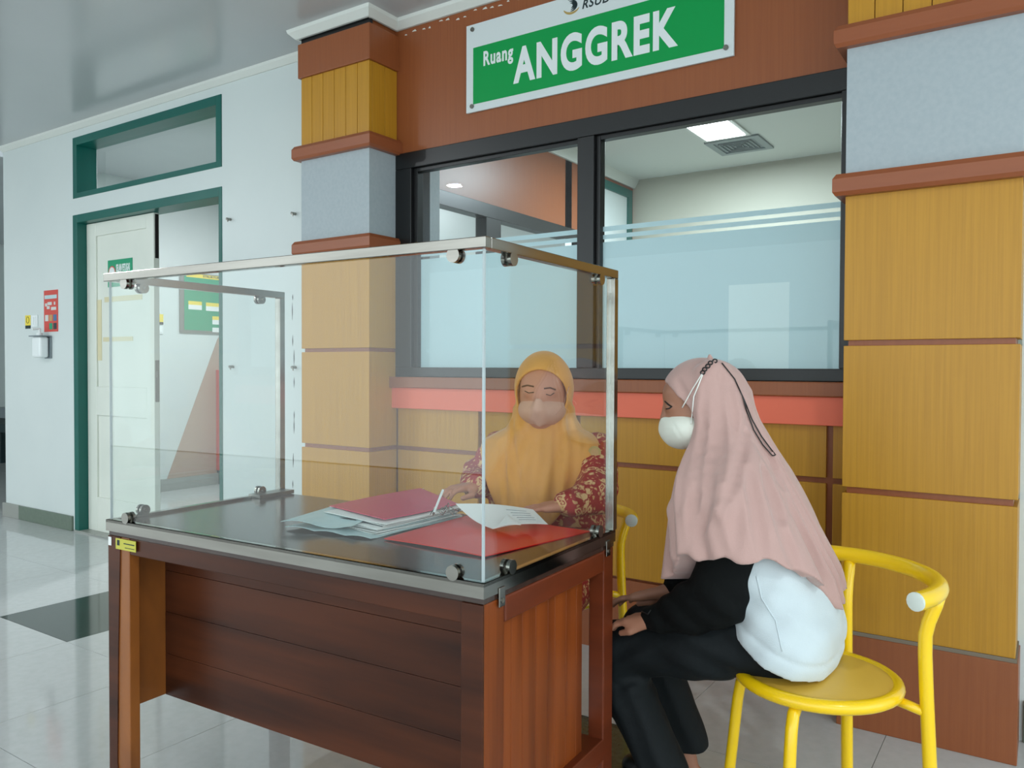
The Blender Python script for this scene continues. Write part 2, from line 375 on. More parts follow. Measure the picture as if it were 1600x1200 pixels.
box('edge_bolt', (LX1-.001, LX1+.002, LY+.01, LY+.034, 1.86, 2.145), 'black_frame', leaf)
for b in ((-5.42, -5.06, LY+.009, LY+.012, 1.33, 1.36), (-5.49, -5.44, LY+.009, LY+.012, 1.2, 1.62), (-5.40, -4.95, LY+.009, LY+.012, 1.60, 1.635)):
    box('tape_strip', b, 'tape', leaf)
box('threshold', (DX0, DX1, YW-.01, YW+.16, 0, .012), 'terrazzo_grey', door)

# corridor behind the door
wl = struct(box('wall_corridor', (-6.98, -6.83, YW+WT, 7.2, 0, CZ), 'wall_white'))
MB().prism([(3.9, .11), (5.0, .11), (5.0, 1.5), (4.95, 1.43), (4.40, .11)], -6.8295, -6.826, 'yz').build('tan_patch', 'tan_patch', wl)  # flat tan area with a slanting edge, laid on the corridor wall
box('skirting', (-6.83, -6.80, YW+WT, 5.2, 0, .11), 'terrazzo_grey', wl)
struct(box('wall_corridor_end', (-6.83, -3.1, 5.35, 5.45, 0, CZ), 'wall_white'))
struct(box('ceiling_corridor', (-6.98, -3.1, YW+WT, 5.45, CZ, CZ+.1), 'ceiling_paint'))
# space past the end of the left wall
struct(box('wall_far', (HX0, -6.98, 5.6, 5.7, 0, CZ), 'wall_white'))
struct(box('ceiling_far', (HX0, -6.98, YW, 5.7, CZ, CZ+.1), 'ceiling_paint'))
struct(box('wall_end', (HX0-.1, HX0, HY0, 5.7, 0, CZ), 'wall_white'))
# office behind the counter window
OX, OY = -3.10, 6.55
wo = MB().box(OX-.1, OX, YW+WT, OY, 2.2452, CZ)
wo = struct(wo.build('wall_office_left', 'laminate_brown'))
struct(box('wall_office_back', (OX-.1, 1.2, OY, OY+.1, 0, CZ), 'cream_wall'))
struct(box('wall_office_right', (1.1, 1.2, YW+WT, OY, 0, CZ), 'cream_wall'))
struct(box('ceiling_office', (OX-.1, 1.2, YW+WT, OY, CZ, CZ+.1), 'crown_white'))
struct(MB().sweep([(0, 2.76), (.02, 2.76), (.05, 2.81), (.06, CZ), (0, CZ)], [(OX, OY), (OX, YW+WT)]).build('trim_4', 'crown_white'))
iw = MB().box(OX-.08, OX+.01, YW+WT, 5.62, 2.1552, 2.245)
for a, b in ((YW+WT, 3.68), (4.30, 4.47), (5.52, 5.62)): iw.box(OX-.08, OX+.01, a, b, 0, 2.155)
iw = struct(iw.build('window_3', 'black_frame', bevel=.002))
MB().add([(OX-.03, 3.6, .9), (OX-.03, 5.6, .9), (OX-.03, 5.6, 2.155), (OX-.03, 3.6, 2.155)], [(0, 1, 2, 3)]).build('pane', 'window_glass', iw)
iw2 = MB().box(OX-.05, OX+.02, 5.64, 6.50, 2.66, 2.73).box(OX-.05, OX+.02, 5.64, 5.72, 1.5, 2.6598).box(OX-.05, OX+.02, 6.42, 6.50, 1.5, 2.6598)
iw2 = struct(iw2.build('window_4', 'teal'))
struct(box('wall_office_panel', (OX-.06, OX-.0, 5.62, OY, 0, 2.245), 'wall_white'))
MB().add([(OX+.004, 5.72, 1.5), (OX+.004, 6.42, 1.5), (OX+.004, 6.42, 2.66), (OX+.004, 5.72, 2.66)], [(0, 1, 2, 3)]).build('pane', 'wall_white', iw2)
struct(box('pillar_office', (-2.95, -2.70, 3.25, 3.33, 0, CZ), 'grey_laminate'))

# ------------------------------------------------------------------ lamps
def area(name, loc, sx, sy, power, parent, col=(.93, .97, 1)):
    l = bpy.data.lights.new(name, 'AREA'); l.shape = 'RECTANGLE'; l.size = sx; l.size_y = sy; l.energy = power; l.color = col
    o = bpy.data.objects.new(name, l); COL.objects.link(o); o.location = Vector(loc)-Vector(parent.location); o.parent = parent
    return o
lp = thing('ceiling_light_panel', 'white square light panel in the office ceiling beside the air vent', 'ceiling light', (-1.95, 5.38, CZ))
MB().box(-.17, .17, -.32, .32, -.012, 0).build('frame', 'crown_white', lp)
MB().box(-.14, .14, -.28, .28, -.016, -.011).build('diffuser', 'led', lp)
area('lamp', (-1.95, 5.38, CZ-.03), .28, .56, 46, lp, (.78, .93, 1))
vt = thing('air_vent', 'grey square air vent in the office ceiling next to the light panel', 'vent', (-1.94, 5.93, CZ))
MB().box(-.2, .2, -.2, .2, -.006, 0).build('backing', 'plastic_grey', vt)
fr = MB()
for a in ((-.2, .2, -.2, -.15), (-.2, .2, .15, .2), (-.2, -.15, -.15, .15), (.15, .2, -.15, .15)): fr.box(*a, -.014, -.004)
fr.build('frame', 'vent_grey', vt, bevel=.002)
for i in range(4):
    q = .03+.03*i
    s = MB()
    for a in ((-q, q, -q, -q+.006), (-q, q, q-.006, q), (-q, -q+.006, -q, q), (q-.006, q, -q, q)): s.box(*a, -.016, -.005)
    s.build('louvre', 'vent_grey', vt)
def downlight(x, y, label, p=22):
    d = thing('downlight', label, 'ceiling light', (x, y, CZ), group='round downlights in the hall ceiling')
    n = 28; m = MB(); vs = []
    for r_, z_ in ((.075, 0), (.075, -.008), (.062, -.01), (.06, -.003)): vs += [(r_*math.cos(2*math.pi*i/n), r_*math.sin(2*math.pi*i/n), z_) for i in range(n)]
    m.add(vs, [(k*n+i, k*n+(i+1) % n, (k+1)*n+(i+1) % n, (k+1)*n+i) for k in range(3) for i in range(n)]); m.build('rim', 'crown_white', d, smooth=True)
    MB().disc((0, 0, -.004), (0, 0, 1), .06, .002, 28).build('lens', 'lamp_glow', d)
    area('lamp', (x, y, CZ-.02), .1, .1, p, d)
downlight(-5.3, 4.2, 'unseen round downlight added to brighten the corridor behind the door', 34)  # added out of view so the corridor and transom do not go dark
downlight(-4.51, .17, 'round recessed downlight in the hall ceiling out in front of the door')
for x, y in ((-7.5, .17), (1.5, .17), (-7.5, -2.8), (1.5, -2.8)):
    downlight(x, y, 'round recessed downlight in the hall ceiling')

# ------------------------------------------------------------------ desk
DR = math.radians(2.5); DO = (-.868, 1.203, 0); DL, DD = 1.18, .59
desk = thing('desk', 'brown wooden office desk carrying a clear glass screen', 'desk', DO, DR)
box('desk_top', (-DL, 0, 0, DD, .715, .75), 'desk_top', desk, bevel=.002)
box('front_apron', (-DL+.003, -.003, .003, .025, .672, .715), 'desk_dark', desk, bevel=.003)
box('end_rail', (-.022, 0, .076, .534, .662, .715), 'desk_red_dark', desk, bevel=.005)
box('back_apron', (-DL+.003, -.003, DD-.025, DD-.003, .672, .715), 'desk_dark', desk, bevel=.002)
box('end_rail', (-DL, -DL+.022, .003, DD-.003, .672, .715), 'desk_red_dark', desk, bevel=.002)
# legs: right pair plain, left front leg a tapering two-board leg
box('leg', (-.042, -.001, .001, .075, 0, .715), 'desk_red', desk, bevel=.003)
box('leg', (-.042, -.001, .535, .589, 0, .715), 'desk_red_dark', desk, bevel=.003)
box('leg', (-DL+.001, -1.094, .001, .030, 0, .715), 'desk_orange', desk, bevel=.002)
MB().prism([(-DL, 0), (-DL+.05, 0), (-DL+.034, .12), (-DL+.040, .4), (-DL+.052, .715), (-DL, .715)], -.002, .0012, 'xz').build('leg_facing', 'desk_dark', desk)
box('leg', (-DL+.001, -DL+.042, .535, .589, 0, .715), 'desk_dark', desk, bevel=.003)
box('leg_facing', (-.05, -.0005, -.003, .004, 0, .715), 'desk_dark', desk, bevel=.002)
# hanging panels
box('side_panel', (-1.148, -1.130, .036, .45, .258, .715), 'desk_orange', desk, bevel=.003)
for i, (z0, z1) in enumerate(((.258, .372), (.373, .487), (.488, .601), (.602, .715))):
    box('modesty_board', (-1.130, -.05, .13, .148, z0, z1), 'desk_dark', desk, bevel=.0006)
yb = [.076, .132, .176, .232, .286, .318, .372, .424, .455]
for a, b in zip(yb[:-1], yb[1:]):
    box('end_board', (-.034, -.020, a+.0004, b-.0004, .245, .70), 'desk_red', desk, bevel=.0012)
box('foot_rail', (-.085, -.001, .07, .54, .195, .25), 'desk_red_dark', desk, bevel=.003)
st = box('inventory_sticker', (-1.145, -1.06, -.0036, -.0021, .684, .712), 'label_yellow', desk)
box('sticker_print', (-1.11, -1.065, -.0042, -.0037, .700, .7025), 'ink', st); box('sticker_print', (-1.105, -1.065, -.0042, -.0037, .690, .6915), 'ink', st)
box('sticker_emblem', (-1.138, -1.128, -.0042, -.0037, .694, .708), 'ink', st)
box('white_sticker', (-1.176, -1.164, -.0045, -.003, .690, .712), 'paper', desk)

# ------------------------------------------------------------------ glass screen standing on the desk
scr = thing('glass_screen', 'clear three-sided glass screen with steel rails standing on the desk', 'glass screen', DO, DR)
t = .02
for b, nm in (((-DL-.004, .004, -.006, -.0005, .728, .757), 'bottom_rail'), ((.0005, .004, -.0005, DD, .728, .757), 'bottom_rail'), ((-DL-.004, -DL-.0005, -.0005, DD, .728, .757), 'bottom_rail')):
    box(nm, b, 'steel', scr)
for b in ((-DL-.004, .004, -.006, .014, .7505, .757), (-.014, .004, .014, DD, .7505, .757), (-DL-.004, -DL+.014, .014, DD, .7505, .757)):
    box('bottom_flange', b, 'steel', scr)
box('corner_block', (-DL-.002, -DL+.05, .46, .60, .7505, .762), 'steel_dull', scr)
box('top_rail', (-DL-.006, .006, -.008, .014, 1.380, 1.401), 'steel', scr, bevel=.0015)
box('top_rail', (-.016, .006, .014, DD+.004, 1.380, 1.401), 'steel', scr, bevel=.0015)
box('top_rail', (-DL-.006, -DL+.016, .014, DD+.004, 1.380, 1.401), 'steel', scr, bevel=.0015)
box('post', (-.016, .006, DD-.018, DD+.004, .757, 1.380), 'steel', scr, bevel=.0015)
box('post', (-DL-.006, -DL+.016, DD-.018, DD+.004, .757, 1.380), 'steel', scr, bevel=.0015)
G0, G1 = .758, 1.379
box('glass_pane', (-DL+.006, -.006, .0015, .0065, G0, G1), 'glass', scr)
box('glass_pane', (-.0075, -.0025, .0075, DD-.02, G0, G1), 'glass', scr)
box('glass_pane', (-DL+.0025, -DL+.0075, .0075, DD-.02, G0, G1), 'glass', scr)
mat('glass_edge', (176, 188, 190), .25)
box('corner_seal', (-.0058, -.0014, .0013, .0058, G0, G1), 'glass_edge', scr)
box('corner_seal', (-DL+.0045, -DL+.0072, .0015, .0072, G0, G1), 'glass_edge', scr)
def clip(x, y, axis, top):
    z = 1.371 if top else .768; a = Vector(axis)
    m = MB()
    for s in (-1, 1): m.disc(Vector((x, y, z))+a*s*.0072, a, .0145, .008, 20)
    zz = (1.366, 1.381) if top else (.756, .772)
    m.box(x-.006-abs(a.x)*.004, x+.006+abs(a.x)*.004, y-.006-abs(a.y)*.004, y+.006+abs(a.y)*.004, *zz)
    c = m.build('glass_clip', 'steel', scr, smooth=2)
    MB().disc(Vector((x, y, z))-a*.0118, a, .004, .0016, 10).build('screw', 'steel_dull', c)
    return c
for top in (0, 1):
    for x in (-.068, -1.10): clip(x, .004, (0, -1, 0), top)
    for y in (.095, .50):
        clip(-.005, y, (1, 0, 0), top); clip(-DL+.005, y, (-1, 0, 0), top)
for y in (.056, .545):
    bk = MB().box(.004, .0065, y-.011, y+.011, .70, .738).build('angle_bracket', 'steel', scr, bevel=.002)
    MB().disc((.0072, y, .712), (1, 0, 0), .005, .002, 10).build('screw', 'steel_dull', bk)

# ------------------------------------------------------------------ chairs
def chair(label, loc, beta):
    c = thing('tube_chair', label, 'chair', loc, beta, 'yellow tube chairs at the desk')
    n = 40; ring = [(.172*math.cos(2*math.pi*i/n), .172*math.sin(2*math.pi*i/n)) for i in range(n)]
    MB().tube([(x, y, .438) for x, y in ring], .0155, 10, closed=True).build('seat_ring', 'yellow_paint', c, smooth=True)
    vs = []; prof = [(0, .456), (.07, .455), (.12, .4535), (.15, .4515), (.162, .449), (.165, .442), (.16, .428), (0, .428)]
    m = MB(); N = 36
    for r_, z_ in prof[1:-1]: vs += [(r_*math.cos(2*math.pi*i/N), r_*math.sin(2*math.pi*i/N), z_) for i in range(N)]
    k = len(prof)-2; fs = [(a*N+i, a*N+(i+1) % N, (a+1)*N+(i+1) % N, (a+1)*N+i) for a in range(k-1) for i in range(N)]
    vs += [(0, 0, .456), (0, 0, .428)]; fs += [(k*N, i, (i+1) % N) for i in range(N)]+[(k*N+1, (k-1)*N+(i+1) % N, (k-1)*N+i) for i in range(N)]
    m.add(vs, fs).build('seat', 'seat_yellow', c, smooth=2)
    arc = [math.radians(-70+140*i/44) for i in range(45)]
    rail = [(.25*math.cos(a), .25*math.sin(a), .68) for a in arc]
    rl = MB().tube(rail, .0195, 12).build('back_rail', 'yellow_paint', c, smooth=2)
    for e, f in ((0, 1), (-1, -2)):
        d = (Vector(rail[e])-Vector(rail[f])).normalized(); p = Vector(rail[e])
        MB().tube([p-d*.001, p+d*.004, p+d*.006], [.0197, .0197, .015], 16).build('end_cap', 'cap_white', rl, smooth=2)
    for s in (-1, 1):
        a = math.radians(43*s); ca, sa = math.cos(a), math.sin(a)
        pts = [(.25, .668), (.245, .648), (.232, .61), (.226, .58), (.226, .54), (.230, .45), (.238, .3), (.25, .1), (.256, .006)]
        MB().tube([(r_*ca, r_*sa, z_) for r_, z_ in pts], .0145, 12).build('leg', 'yellow_paint', c, smooth=True)
        MB().tube([(.165*ca, .165*sa, .425), (.234*ca, .234*sa, .41)], .011, 10).build('bracket', 'yellow_paint', c, smooth=True)
        b = math.radians(135*s); cb, sb = math.cos(b), math.sin(b)
        pts = [(.11, .424), (.15, .421), (.172, .408), (.183, .38), (.19, .34), (.215, .1), (.226, .006)]
        l2 = MB().tube([(r_*cb, r_*sb, z_) for r_, z_ in pts], .0135, 12).build('leg', 'yellow_paint', c, smooth=True)
        for ang, rr in ((a, .256), (b, .226)):
            MB().disc((rr*math.cos(ang), rr*math.sin(ang), .006), (0, 0, 1), .016, .012, 12).build('rubber_foot', 'cord_black', c)
    return c
chair('yellow tube chair under the person in the pink headscarf', (-.44, 1.943, 0), math.radians(42))
chair('yellow tube chair behind the desk under the person in the orange headscarf', (-1.32, 2.215, 0), math.radians(88))

# ------------------------------------------------------------------ implicit surfaces for people and cloth
class SDF:
    def __init__(s, lo, hi, h):
        s.lo = np.array(lo, np.float32); s.h = h
        n = np.ceil((np.array(hi)-np.array(lo))/h).astype(int)+1; s.n = n
        s.ax = [s.lo[i]+h*np.arange(n[i], dtype=np.float32) for i in range(3)]
        s.d = np.full(n, .5, np.float32)
    def grid(s): return np.meshgrid(*s.ax, indexing='ij', sparse=True)
    def _win(s, lo, hi, pad):
        i0 = np.clip(((np.array(lo)-pad-s.lo)/s.h).astype(int), 0, s.n); i1 = np.clip(((np.array(hi)+pad-s.lo)/s.h).astype(int)+2, 0, s.n)
        return tuple(slice(a, b) for a, b in zip(i0, i1))
    def _g(s, w): return np.meshgrid(*[s.ax[i][w[i]] for i in range(3)], indexing='ij', sparse=True)
    def _put(s, w, q, k, op='u'):
        d = s.d[w]
        if op == 'u':
            if k > 0: hh = np.clip(.5+.5*(d-q)/k, 0, 1); s.d[w] = d*(1-hh)+q*hh-k*hh*(1-hh)
            else: s.d[w] = np.minimum(d, q)
        else:
            q = -q; k = max(k, 1e-6); hh = np.clip(.5-.5*(d-q)/k, 0, 1); s.d[w] = d*(1-hh)+q*hh+k*hh*(1-hh)
    def cone(s, a, b, ra, rb, k=.02, op='u'):
        a = np.array(a, np.float32); b = np.array(b, np.float32); r = max(ra, rb)
        w = s._win(np.minimum(a, b)-r, np.maximum(a, b)+r, .05+k); x, y, z = s._g(w); v = b-a; L = float(v@v)+1e-12
        t = np.clip(((x-a[0])*v[0]+(y-a[1])*v[1]+(z-a[2])*v[2])/L, 0, 1)
        q = np.sqrt((x-a[0]-t*v[0])**2+(y-a[1]-t*v[1])**2+(z-a[2]-t*v[2])**2)-(ra+(rb-ra)*t)
        s._put(w, q, k, op); return s
    def chain(s, pts, rs, k=.02):
        for i in range(len(pts)-1): s.cone(pts[i], pts[i+1], rs[i], rs[i+1], k)
        return s
    def ell(s, c, r, k=.02, rz=0, op='u', ry=0):
        R = max(r); w = s._win(np.array(c)-R, np.array(c)+R, .05+k); x, y, z = s._g(w); x = x-c[0]; y = y-c[1]; z = z-c[2]
        ca, sa = math.cos(rz), math.sin(rz); x, y = x*ca+y*sa, -x*sa+y*ca
        if ry: cb, sb = math.cos(ry), math.sin(ry); x, z = x*cb+z*sb, -x*sb+z*cb
        k0 = np.sqrt((x/r[0])**2+(y/r[1])**2+(z/r[2])**2); k1 = np.sqrt((x/r[0]**2)**2+(y/r[1]**2)**2+(z/r[2]**2)**2)
        s._put(w, k0*(k0-1)/(k1+1e-6), k, op); return s
    def extract(s, relax=2):
        d = s.d; neg = d < 0; nx, ny, nz = d.shape
        c = np.zeros((nx-1, ny-1, nz-1), np.int8)
        offs = [(i, j, k) for i in (0, 1) for j in (0, 1) for k in (0, 1)]
        for o in offs: c += neg[o[0]:nx-1+o[0], o[1]:ny-1+o[1], o[2]:nz-1+o[2]]
        cell = np.argwhere((c > 0) & (c < 8)); idx = np.full(c.shape, -1, np.int64); idx[tuple(cell.T)] = np.arange(len(cell))
        val = np.stack([d[cell[:, 0]+o[0], cell[:, 1]+o[1], cell[:, 2]+o[2]] for o in offs], 1)
        acc = np.zeros((len(cell), 3)); cnt = np.zeros(len(cell)); O = np.array(offs, float)
        for a in range(8):
            for b in range(a+1, 8):
                if np.abs(O[a]-O[b]).sum() != 1: continue
                cr_ = (val[:, a] < 0) != (val[:, b] < 0); den = val[:, a]-val[:, b]; tt = np.where(cr_, val[:, a]/np.where(den == 0, 1, den), 0)
                acc += cr_[:, None]*(O[a]+tt[:, None]*(O[b]-O[a])); cnt += cr_
        V = s.lo+(cell+acc/cnt[:, None])*s.h
        F = []
        for axn in range(3):
            sl0 = [slice(None)]*3; sl1 = [slice(None)]*3; sl0[axn] = slice(0, -1); sl1[axn] = slice(1, None)
            e = neg[tuple(sl0)] != neg[tuple(sl1)]; p = np.argwhere(e); o1, o2 = (axn+1) % 3, (axn+2) % 3
            ok = (p[:, o1] > 0) & (p[:, o2] > 0) & (p[:, o1] < d.shape[o1]-1) & (p[:, o2] < d.shape[o2]-1); p = p[ok]
            q = []
            for da, db in ((-1, -1), (0, -1), (0, 0), (-1, 0)):
                r = p.copy(); r[:, o1] += da; r[:, o2] += db; q.append(idx[tuple(r.T)])
            q = np.stack(q, 1); fl = ~neg[tuple(p.T)]; q[fl] = q[fl][:, ::-1]; F.append(q)
        F = np.concatenate(F); F = F[(F >= 0).all(1)]
        for _ in range(relax):
            sm = np.zeros_like(V); ct = np.zeros(len(V))
            for i in range(4):
                a, b = F[:, i], F[:, (i+1) % 4]; np.add.at(sm, a, V[b]); np.add.at(sm, b, V[a]); np.add.at(ct, a, 1); np.add.at(ct, b, 1)
            V = V*.5+.5*sm/np.maximum(ct, 1)[:, None]
        s.V, s.F = V, F; return s
    def mesh(s, name, m, parent, relax=2):
        s.extract(relax); V, F = s.V, s.F; L = V
        if parent is not None:
            iv = np.array(wm(parent).inverted()); L = V@iv[:3, :3].T+iv[:3, 3]
        me = bpy.data.meshes.new(name); me.vertices.add(len(L)); me.vertices.foreach_set('co', L.astype(np.float32).ravel())
        me.loops.add(len(F)*4); me.loops.foreach_set('vertex_index', F.ravel().astype(np.int32)); me.polygons.add(len(F))
        me.polygons.foreach_set('loop_start', np.arange(0, len(F)*4, 4, dtype=np.int32)); me.polygons.foreach_set('use_smooth', np.ones(len(F), bool))
        me.update(calc_edges=True); me.validate(); me.materials.append(MATS[m])
        o = bpy.data.objects.new(name, me); COL.objects.link(o); o.parent = parent
        return o
from mathutils.bvhtree import BVHTree
class Surf:
    """finds where a photo pixel meets modelled cloth or skin, so that seams, cords and brows lie on it"""
    def __init__(s, *fields): s.t = [BVHTree.FromPolygons([tuple(v) for v in f.V], [tuple(q) for q in f.F]) for f in fields]
    def at(s, x, y, off=.002):
        o = Vector((0, 0, CAMZ)); d = (rt*((x-800)/FPX)+up*(-(y-600)/FPX)+fw).normalized(); best = None
        for t in s.t:
            h = t.ray_cast(o, d)
            if h[0] is not None and (best is None or h[3] < best[3]): best = h
        return None if best is None else best[0]-d*off
    def line(s, pts, off=.002, sub=6):
        P = []
        for (a, b), (c, e) in zip(pts[:-1], pts[1:]):
            for i in range(sub): P.append((a+(c-a)*i/sub, b+(e-b)*i/sub))
        P.append(pts[-1]); q = [s.at(*p, off=off) for p in P]; return [v for v in q if v is not None]
def carve(f, creases):
    """press fold lines (photo pixels) into a cloth field"""
    su = Surf(f.extract(1))
    for pts, r, depth in creases:
        q = su.line(pts, r-depth, 4)
        for i in range(len(q)-1):
            w0 = min(1, .35+i*.25, .35+(len(q)-2-i)*.25)
            if (q[i]-q[i+1]).length < .05: f.cone(q[i], q[i+1], r*w0+(r-depth)*(1-w0), r*w0+(r-depth)*(1-w0), .008, 's')
def interp(z, zs, vs): return np.interp(z, zs, vs).astype(np.float32)

def hand(S, wrist, kn, side, curl, spread=.017, fl=(.062, .072, .068, .052), r=.0078, thumb=None):
    """palm from wrist to knuckle line centre; side = unit vector across the palm; curl = list of directions for the finger segments"""
    wrist = np.array(wrist); kn = np.array(kn); side = np.array(side)/np.linalg.norm(side)
    for i, o in enumerate((-1.5, -.5, .5, 1.5)):
        k = kn+side*o*spread; S.cone(wrist+side*o*spread*.55, k, .013, .0105, .012)
        p = k
        for j, (dv, fr_) in enumerate(zip(curl, (.45, .32, .25))):
            dv = np.array(dv)/np.linalg.norm(dv); q = p+dv*fl[i]*fr_; S.cone(p, q, r*(1-.1*j), r*(1-.1*(j+1)), .004); p = q
    if thumb is not None:
        a, b, c = [np.array(v) for v in thumb]; S.cone(a, b, .0125, .0095, .012); S.cone(b, c, .0095, .0078, .004)

# ------------------------------------------------------------------ visitor in profile beside the desk
vis = thing('person', 'seated person in pink headscarf, white mask, black-sleeved white top and dark trousers', 'person', (-.45, 1.96, 0))
yc = 1.965
B = SDF((-1.05, 1.70, -.01), (-.33, 2.22, 1.22), .004)
VA = math.radians(207); VF = np.array([math.cos(VA), math.sin(VA), 0]); VL = np.array([-math.sin(VA), math.cos(VA), 0]); VC = np.array([-.733, yc, 1.072])
def vl(f, l, z): return tuple(VC+VF*f+VL*l+np.array([0, 0, z]))
B.ell(vl(0, 0, .006), (.086, .071, .092), .02, rz=VA); B.ell(vl(.03, 0, -.045), (.062, .058, .072), .03, rz=VA); B.ell(vl(.058, 0, .025), (.038, .055, .036), .03, rz=VA)
B.cone(vl(.090, 0, -.018), vl(.098, 0, -.05), .009, .010, .012)                                   # nose
for s_ in (-1, 1): B.ell(vl(-.005, s_*.072, -.02), (.02, .008, .03), .01, rz=VA); B.ell(vl(.08, s_*.03, -.012), (.014, .017, .011), .01, rz=VA)
B.chain([vl(-.01, 0, -.08), (-.66, yc, .93)], [.05, .055], .03)
for s_ in (-1, 1):
    B.chain([(-.66, yc+s_*.045, .88), (-.61, yc+s_*.05, .78), (-.54, yc+s_*.05, .64), (-.515, yc+s_*.05, .54)], [.05, .07, .075, .075], .03)
    B.cone((-.66, yc, .92), (-.625, yc+s_*.105, .865), .035, .035, .03)
B.chain([(-.62, 1.865, .86), (-.60, 1.835, .76), (-.63, 1.82, .60)], [.036, .036, .032], .01); B.chain([(-.63, 1.82, .60), (-.70, 1.82, .575), (-.795, 1.82, .545)], [.03, .026, .021], .01)
B.chain([(-.62, 2.06, .86), (-.64, 2.10, .74), (-.66, 2.10, .62)], [.036, .034, .032], .01); B.chain([(-.66, 2.10, .60), (-.83, 2.0, .565)], [.034, .022], .015)
hand(B, (-.80, 1.82, .543), (-.862, 1.828, .527), (.12, 1, .05), [(-1, 0, -.35), (-.8, 0, -.7), (-.5, 0, -.9)], thumb=((-.815, 1.808, .53), (-.85, 1.797, .508), (-.878, 1.803, .497)))
hand(B, (-.835, 1.995, .565), (-.897, 1.955, .55), (.5, .85, 0), [(-1, -.4, -.15), (-.9, -.4, -.5), (-.6, -.2, -.8)], thumb=((-.85, 2.01, .55), (-.885, 2.0, .527), (-.915, 1.985, .52)))
for s_, ax_ in ((-1, -.785), (1, -.81)):
    y_ = yc+.012+s_*.095
    B.chain([(-.54, y_, .515), (-.915, y_-.005, .428)], [.055, .048], .02); B.chain([(-.915, y_-.005, .428), (-.89, y_, .33), (ax_, y_, .09)], [.05, .045, .03], .02)
    B.chain([(ax_+.02, y_, .045), (ax_-.08, y_, .035), (ax_-.15, y_, .028)], [.032, .03, .024], .02)
B.mesh('body', 'skin_visitor', vis)
# shoes
Sh = SDF((-1.02, 1.80, -.01), (-.72, 2.13, .13), .005)
for s_, ax_ in ((-1, -.785), (1, -.81)):
    y_ = yc+s_*.095; Sh.chain([(ax_+.025, y_, .045), (ax_-.08, y_, .04), (ax_-.155, y_, .034)], [.04, .038, .03], .02)
zz = Sh.grid()[2]; Sh.d = np.maximum(Sh.d, .004-zz); Sh.d = np.maximum(Sh.d, zz-.07)
Sh.mesh('shoes', 'cord_black', vis)
# trousers
T = SDF((-1.04, 1.74, .06), (-.34, 2.19, .66), .005)
for s_, ax_ in ((-1, -.80), (1, -.825)):
    y_ = yc+.012+s_*.095
    T.chain([(-.52, y_-s_*.012, .522), (-.70, y_, .485), (-.925, y_-.005, .428)], [.082, .08, .068], .04)
    T.chain([(-.925, y_-.005, .428), (-.895, y_, .32), (ax_+.012, y_, .135)], [.067, .065, .062], .02)
T.cone((-.515, yc-.06, .52), (-.515, yc+.06, .52), .08, .08, .04)
x, y, z = T.grid()
T.d = T.d+.006*np.sin((x*.9-z*1.3)*62+np.sin(y*30)*1.5)*np.exp(-(((x+.86)/.07)**2+((z-.40)/.08)**2))+.004*np.sin((z*1.2+x*.55)*70)*np.exp(-((x+.62)/.14)**2)+.003*np.sin((z*1.0+x*2.2)*46)*(z < .36)
T.d = np.maximum(T.d, .128-.05*(x+.8)-z); T.d = np.maximum(T.d, (x+.422)-.6*np.maximum(.475-z, 0)); T.d = np.maximum(T.d, z-.585)
T.d = np.maximum(T.d, .443-z-.35*np.maximum(-.56-x, 0)-9*np.maximum(-.61-x, 0))     # flattened where it sits on the seat
trousers = T.mesh('trousers', 'trouser', vis)
# sweatshirt
U = SDF((-.84, 1.68, .40), (-.34, 2.26, 1.0), .005)
for s_ in (-1, 1):
    U.chain([(-.65, yc+s_*.05, .88), (-.605, yc+s_*.06, .78), (-.54, yc+s_*.065, .66), (-.512, yc+s_*.07, .56), (-.505, yc+s_*.075, .50)], [.062, .084, .090, .098, .102], .035)
    U.cone((-.66, yc, .92), (-.61, yc+s_*.12, .87), .04, .05, .05)
U.cone((-.505, yc-.08, .52), (-.505, yc+.08, .52), .102, .102, .03); U.chain([(-.565, yc, .72), (-.535, yc, .66), (-.508, yc, .58), (-.503, yc, .50)], [.07, .095, .104, .104], .03)
x, y, z = U.grid()
U.d = U.d+.0022*np.sin(z*95+x*60+y*14)*np.exp(-((z-.60)/.07)**2)+.0016*np.sin(z*52-x*80)
hemz = np.interp(x, [-.8, -.66, -.56, -.46, -.40], [.60, .575, .515, .468, .452]).astype(np.float32)
U.d = np.maximum(U.d, hemz-z+.004*np.sin(x*40)); U.d = U.d+np.exp(-((z-hemz-.045)/.006)**2)*.004
sweat = U.mesh('sweatshirt', 'cotton_white', vis)
fU = U
# sleeves
for s_ in (-1, 1):
    A = SDF((-.92, 1.68, .46), (-.48, 2.25, 1.0), .004)
    if s_ < 0:
        A.chain([(-.615, 1.87, .86), (-.607, 1.838, .77), (-.632, 1.822, .63)], [.048, .070, .068], .02); A.chain([(-.632, 1.822, .625), (-.70, 1.822, .585), (-.775, 1.82, .552)], [.066, .056, .038], .03)
        A.cone((-.775, 1.82, .548), (-.802, 1.82, .542), .036, .030, .008)
    else:
        A.chain([(-.62, 2.06, .86), (-.64, 2.09, .76), (-.66, 2.10, .62)], [.048, .058, .054], .02); A.chain([(-.66, 2.10, .62), (-.76, 2.05, .60), (-.82, 2.008, .575)], [.052, .05, .034], .02)
    x, y, z = A.grid(); A.d = A.d+.003*np.sin(z*90+x*70+y*20)*np.exp(-((z-.60)/.07)**2)
    A.mesh('sleeve', 'cotton_black', sweat)
    if s_ < 0: fA = A
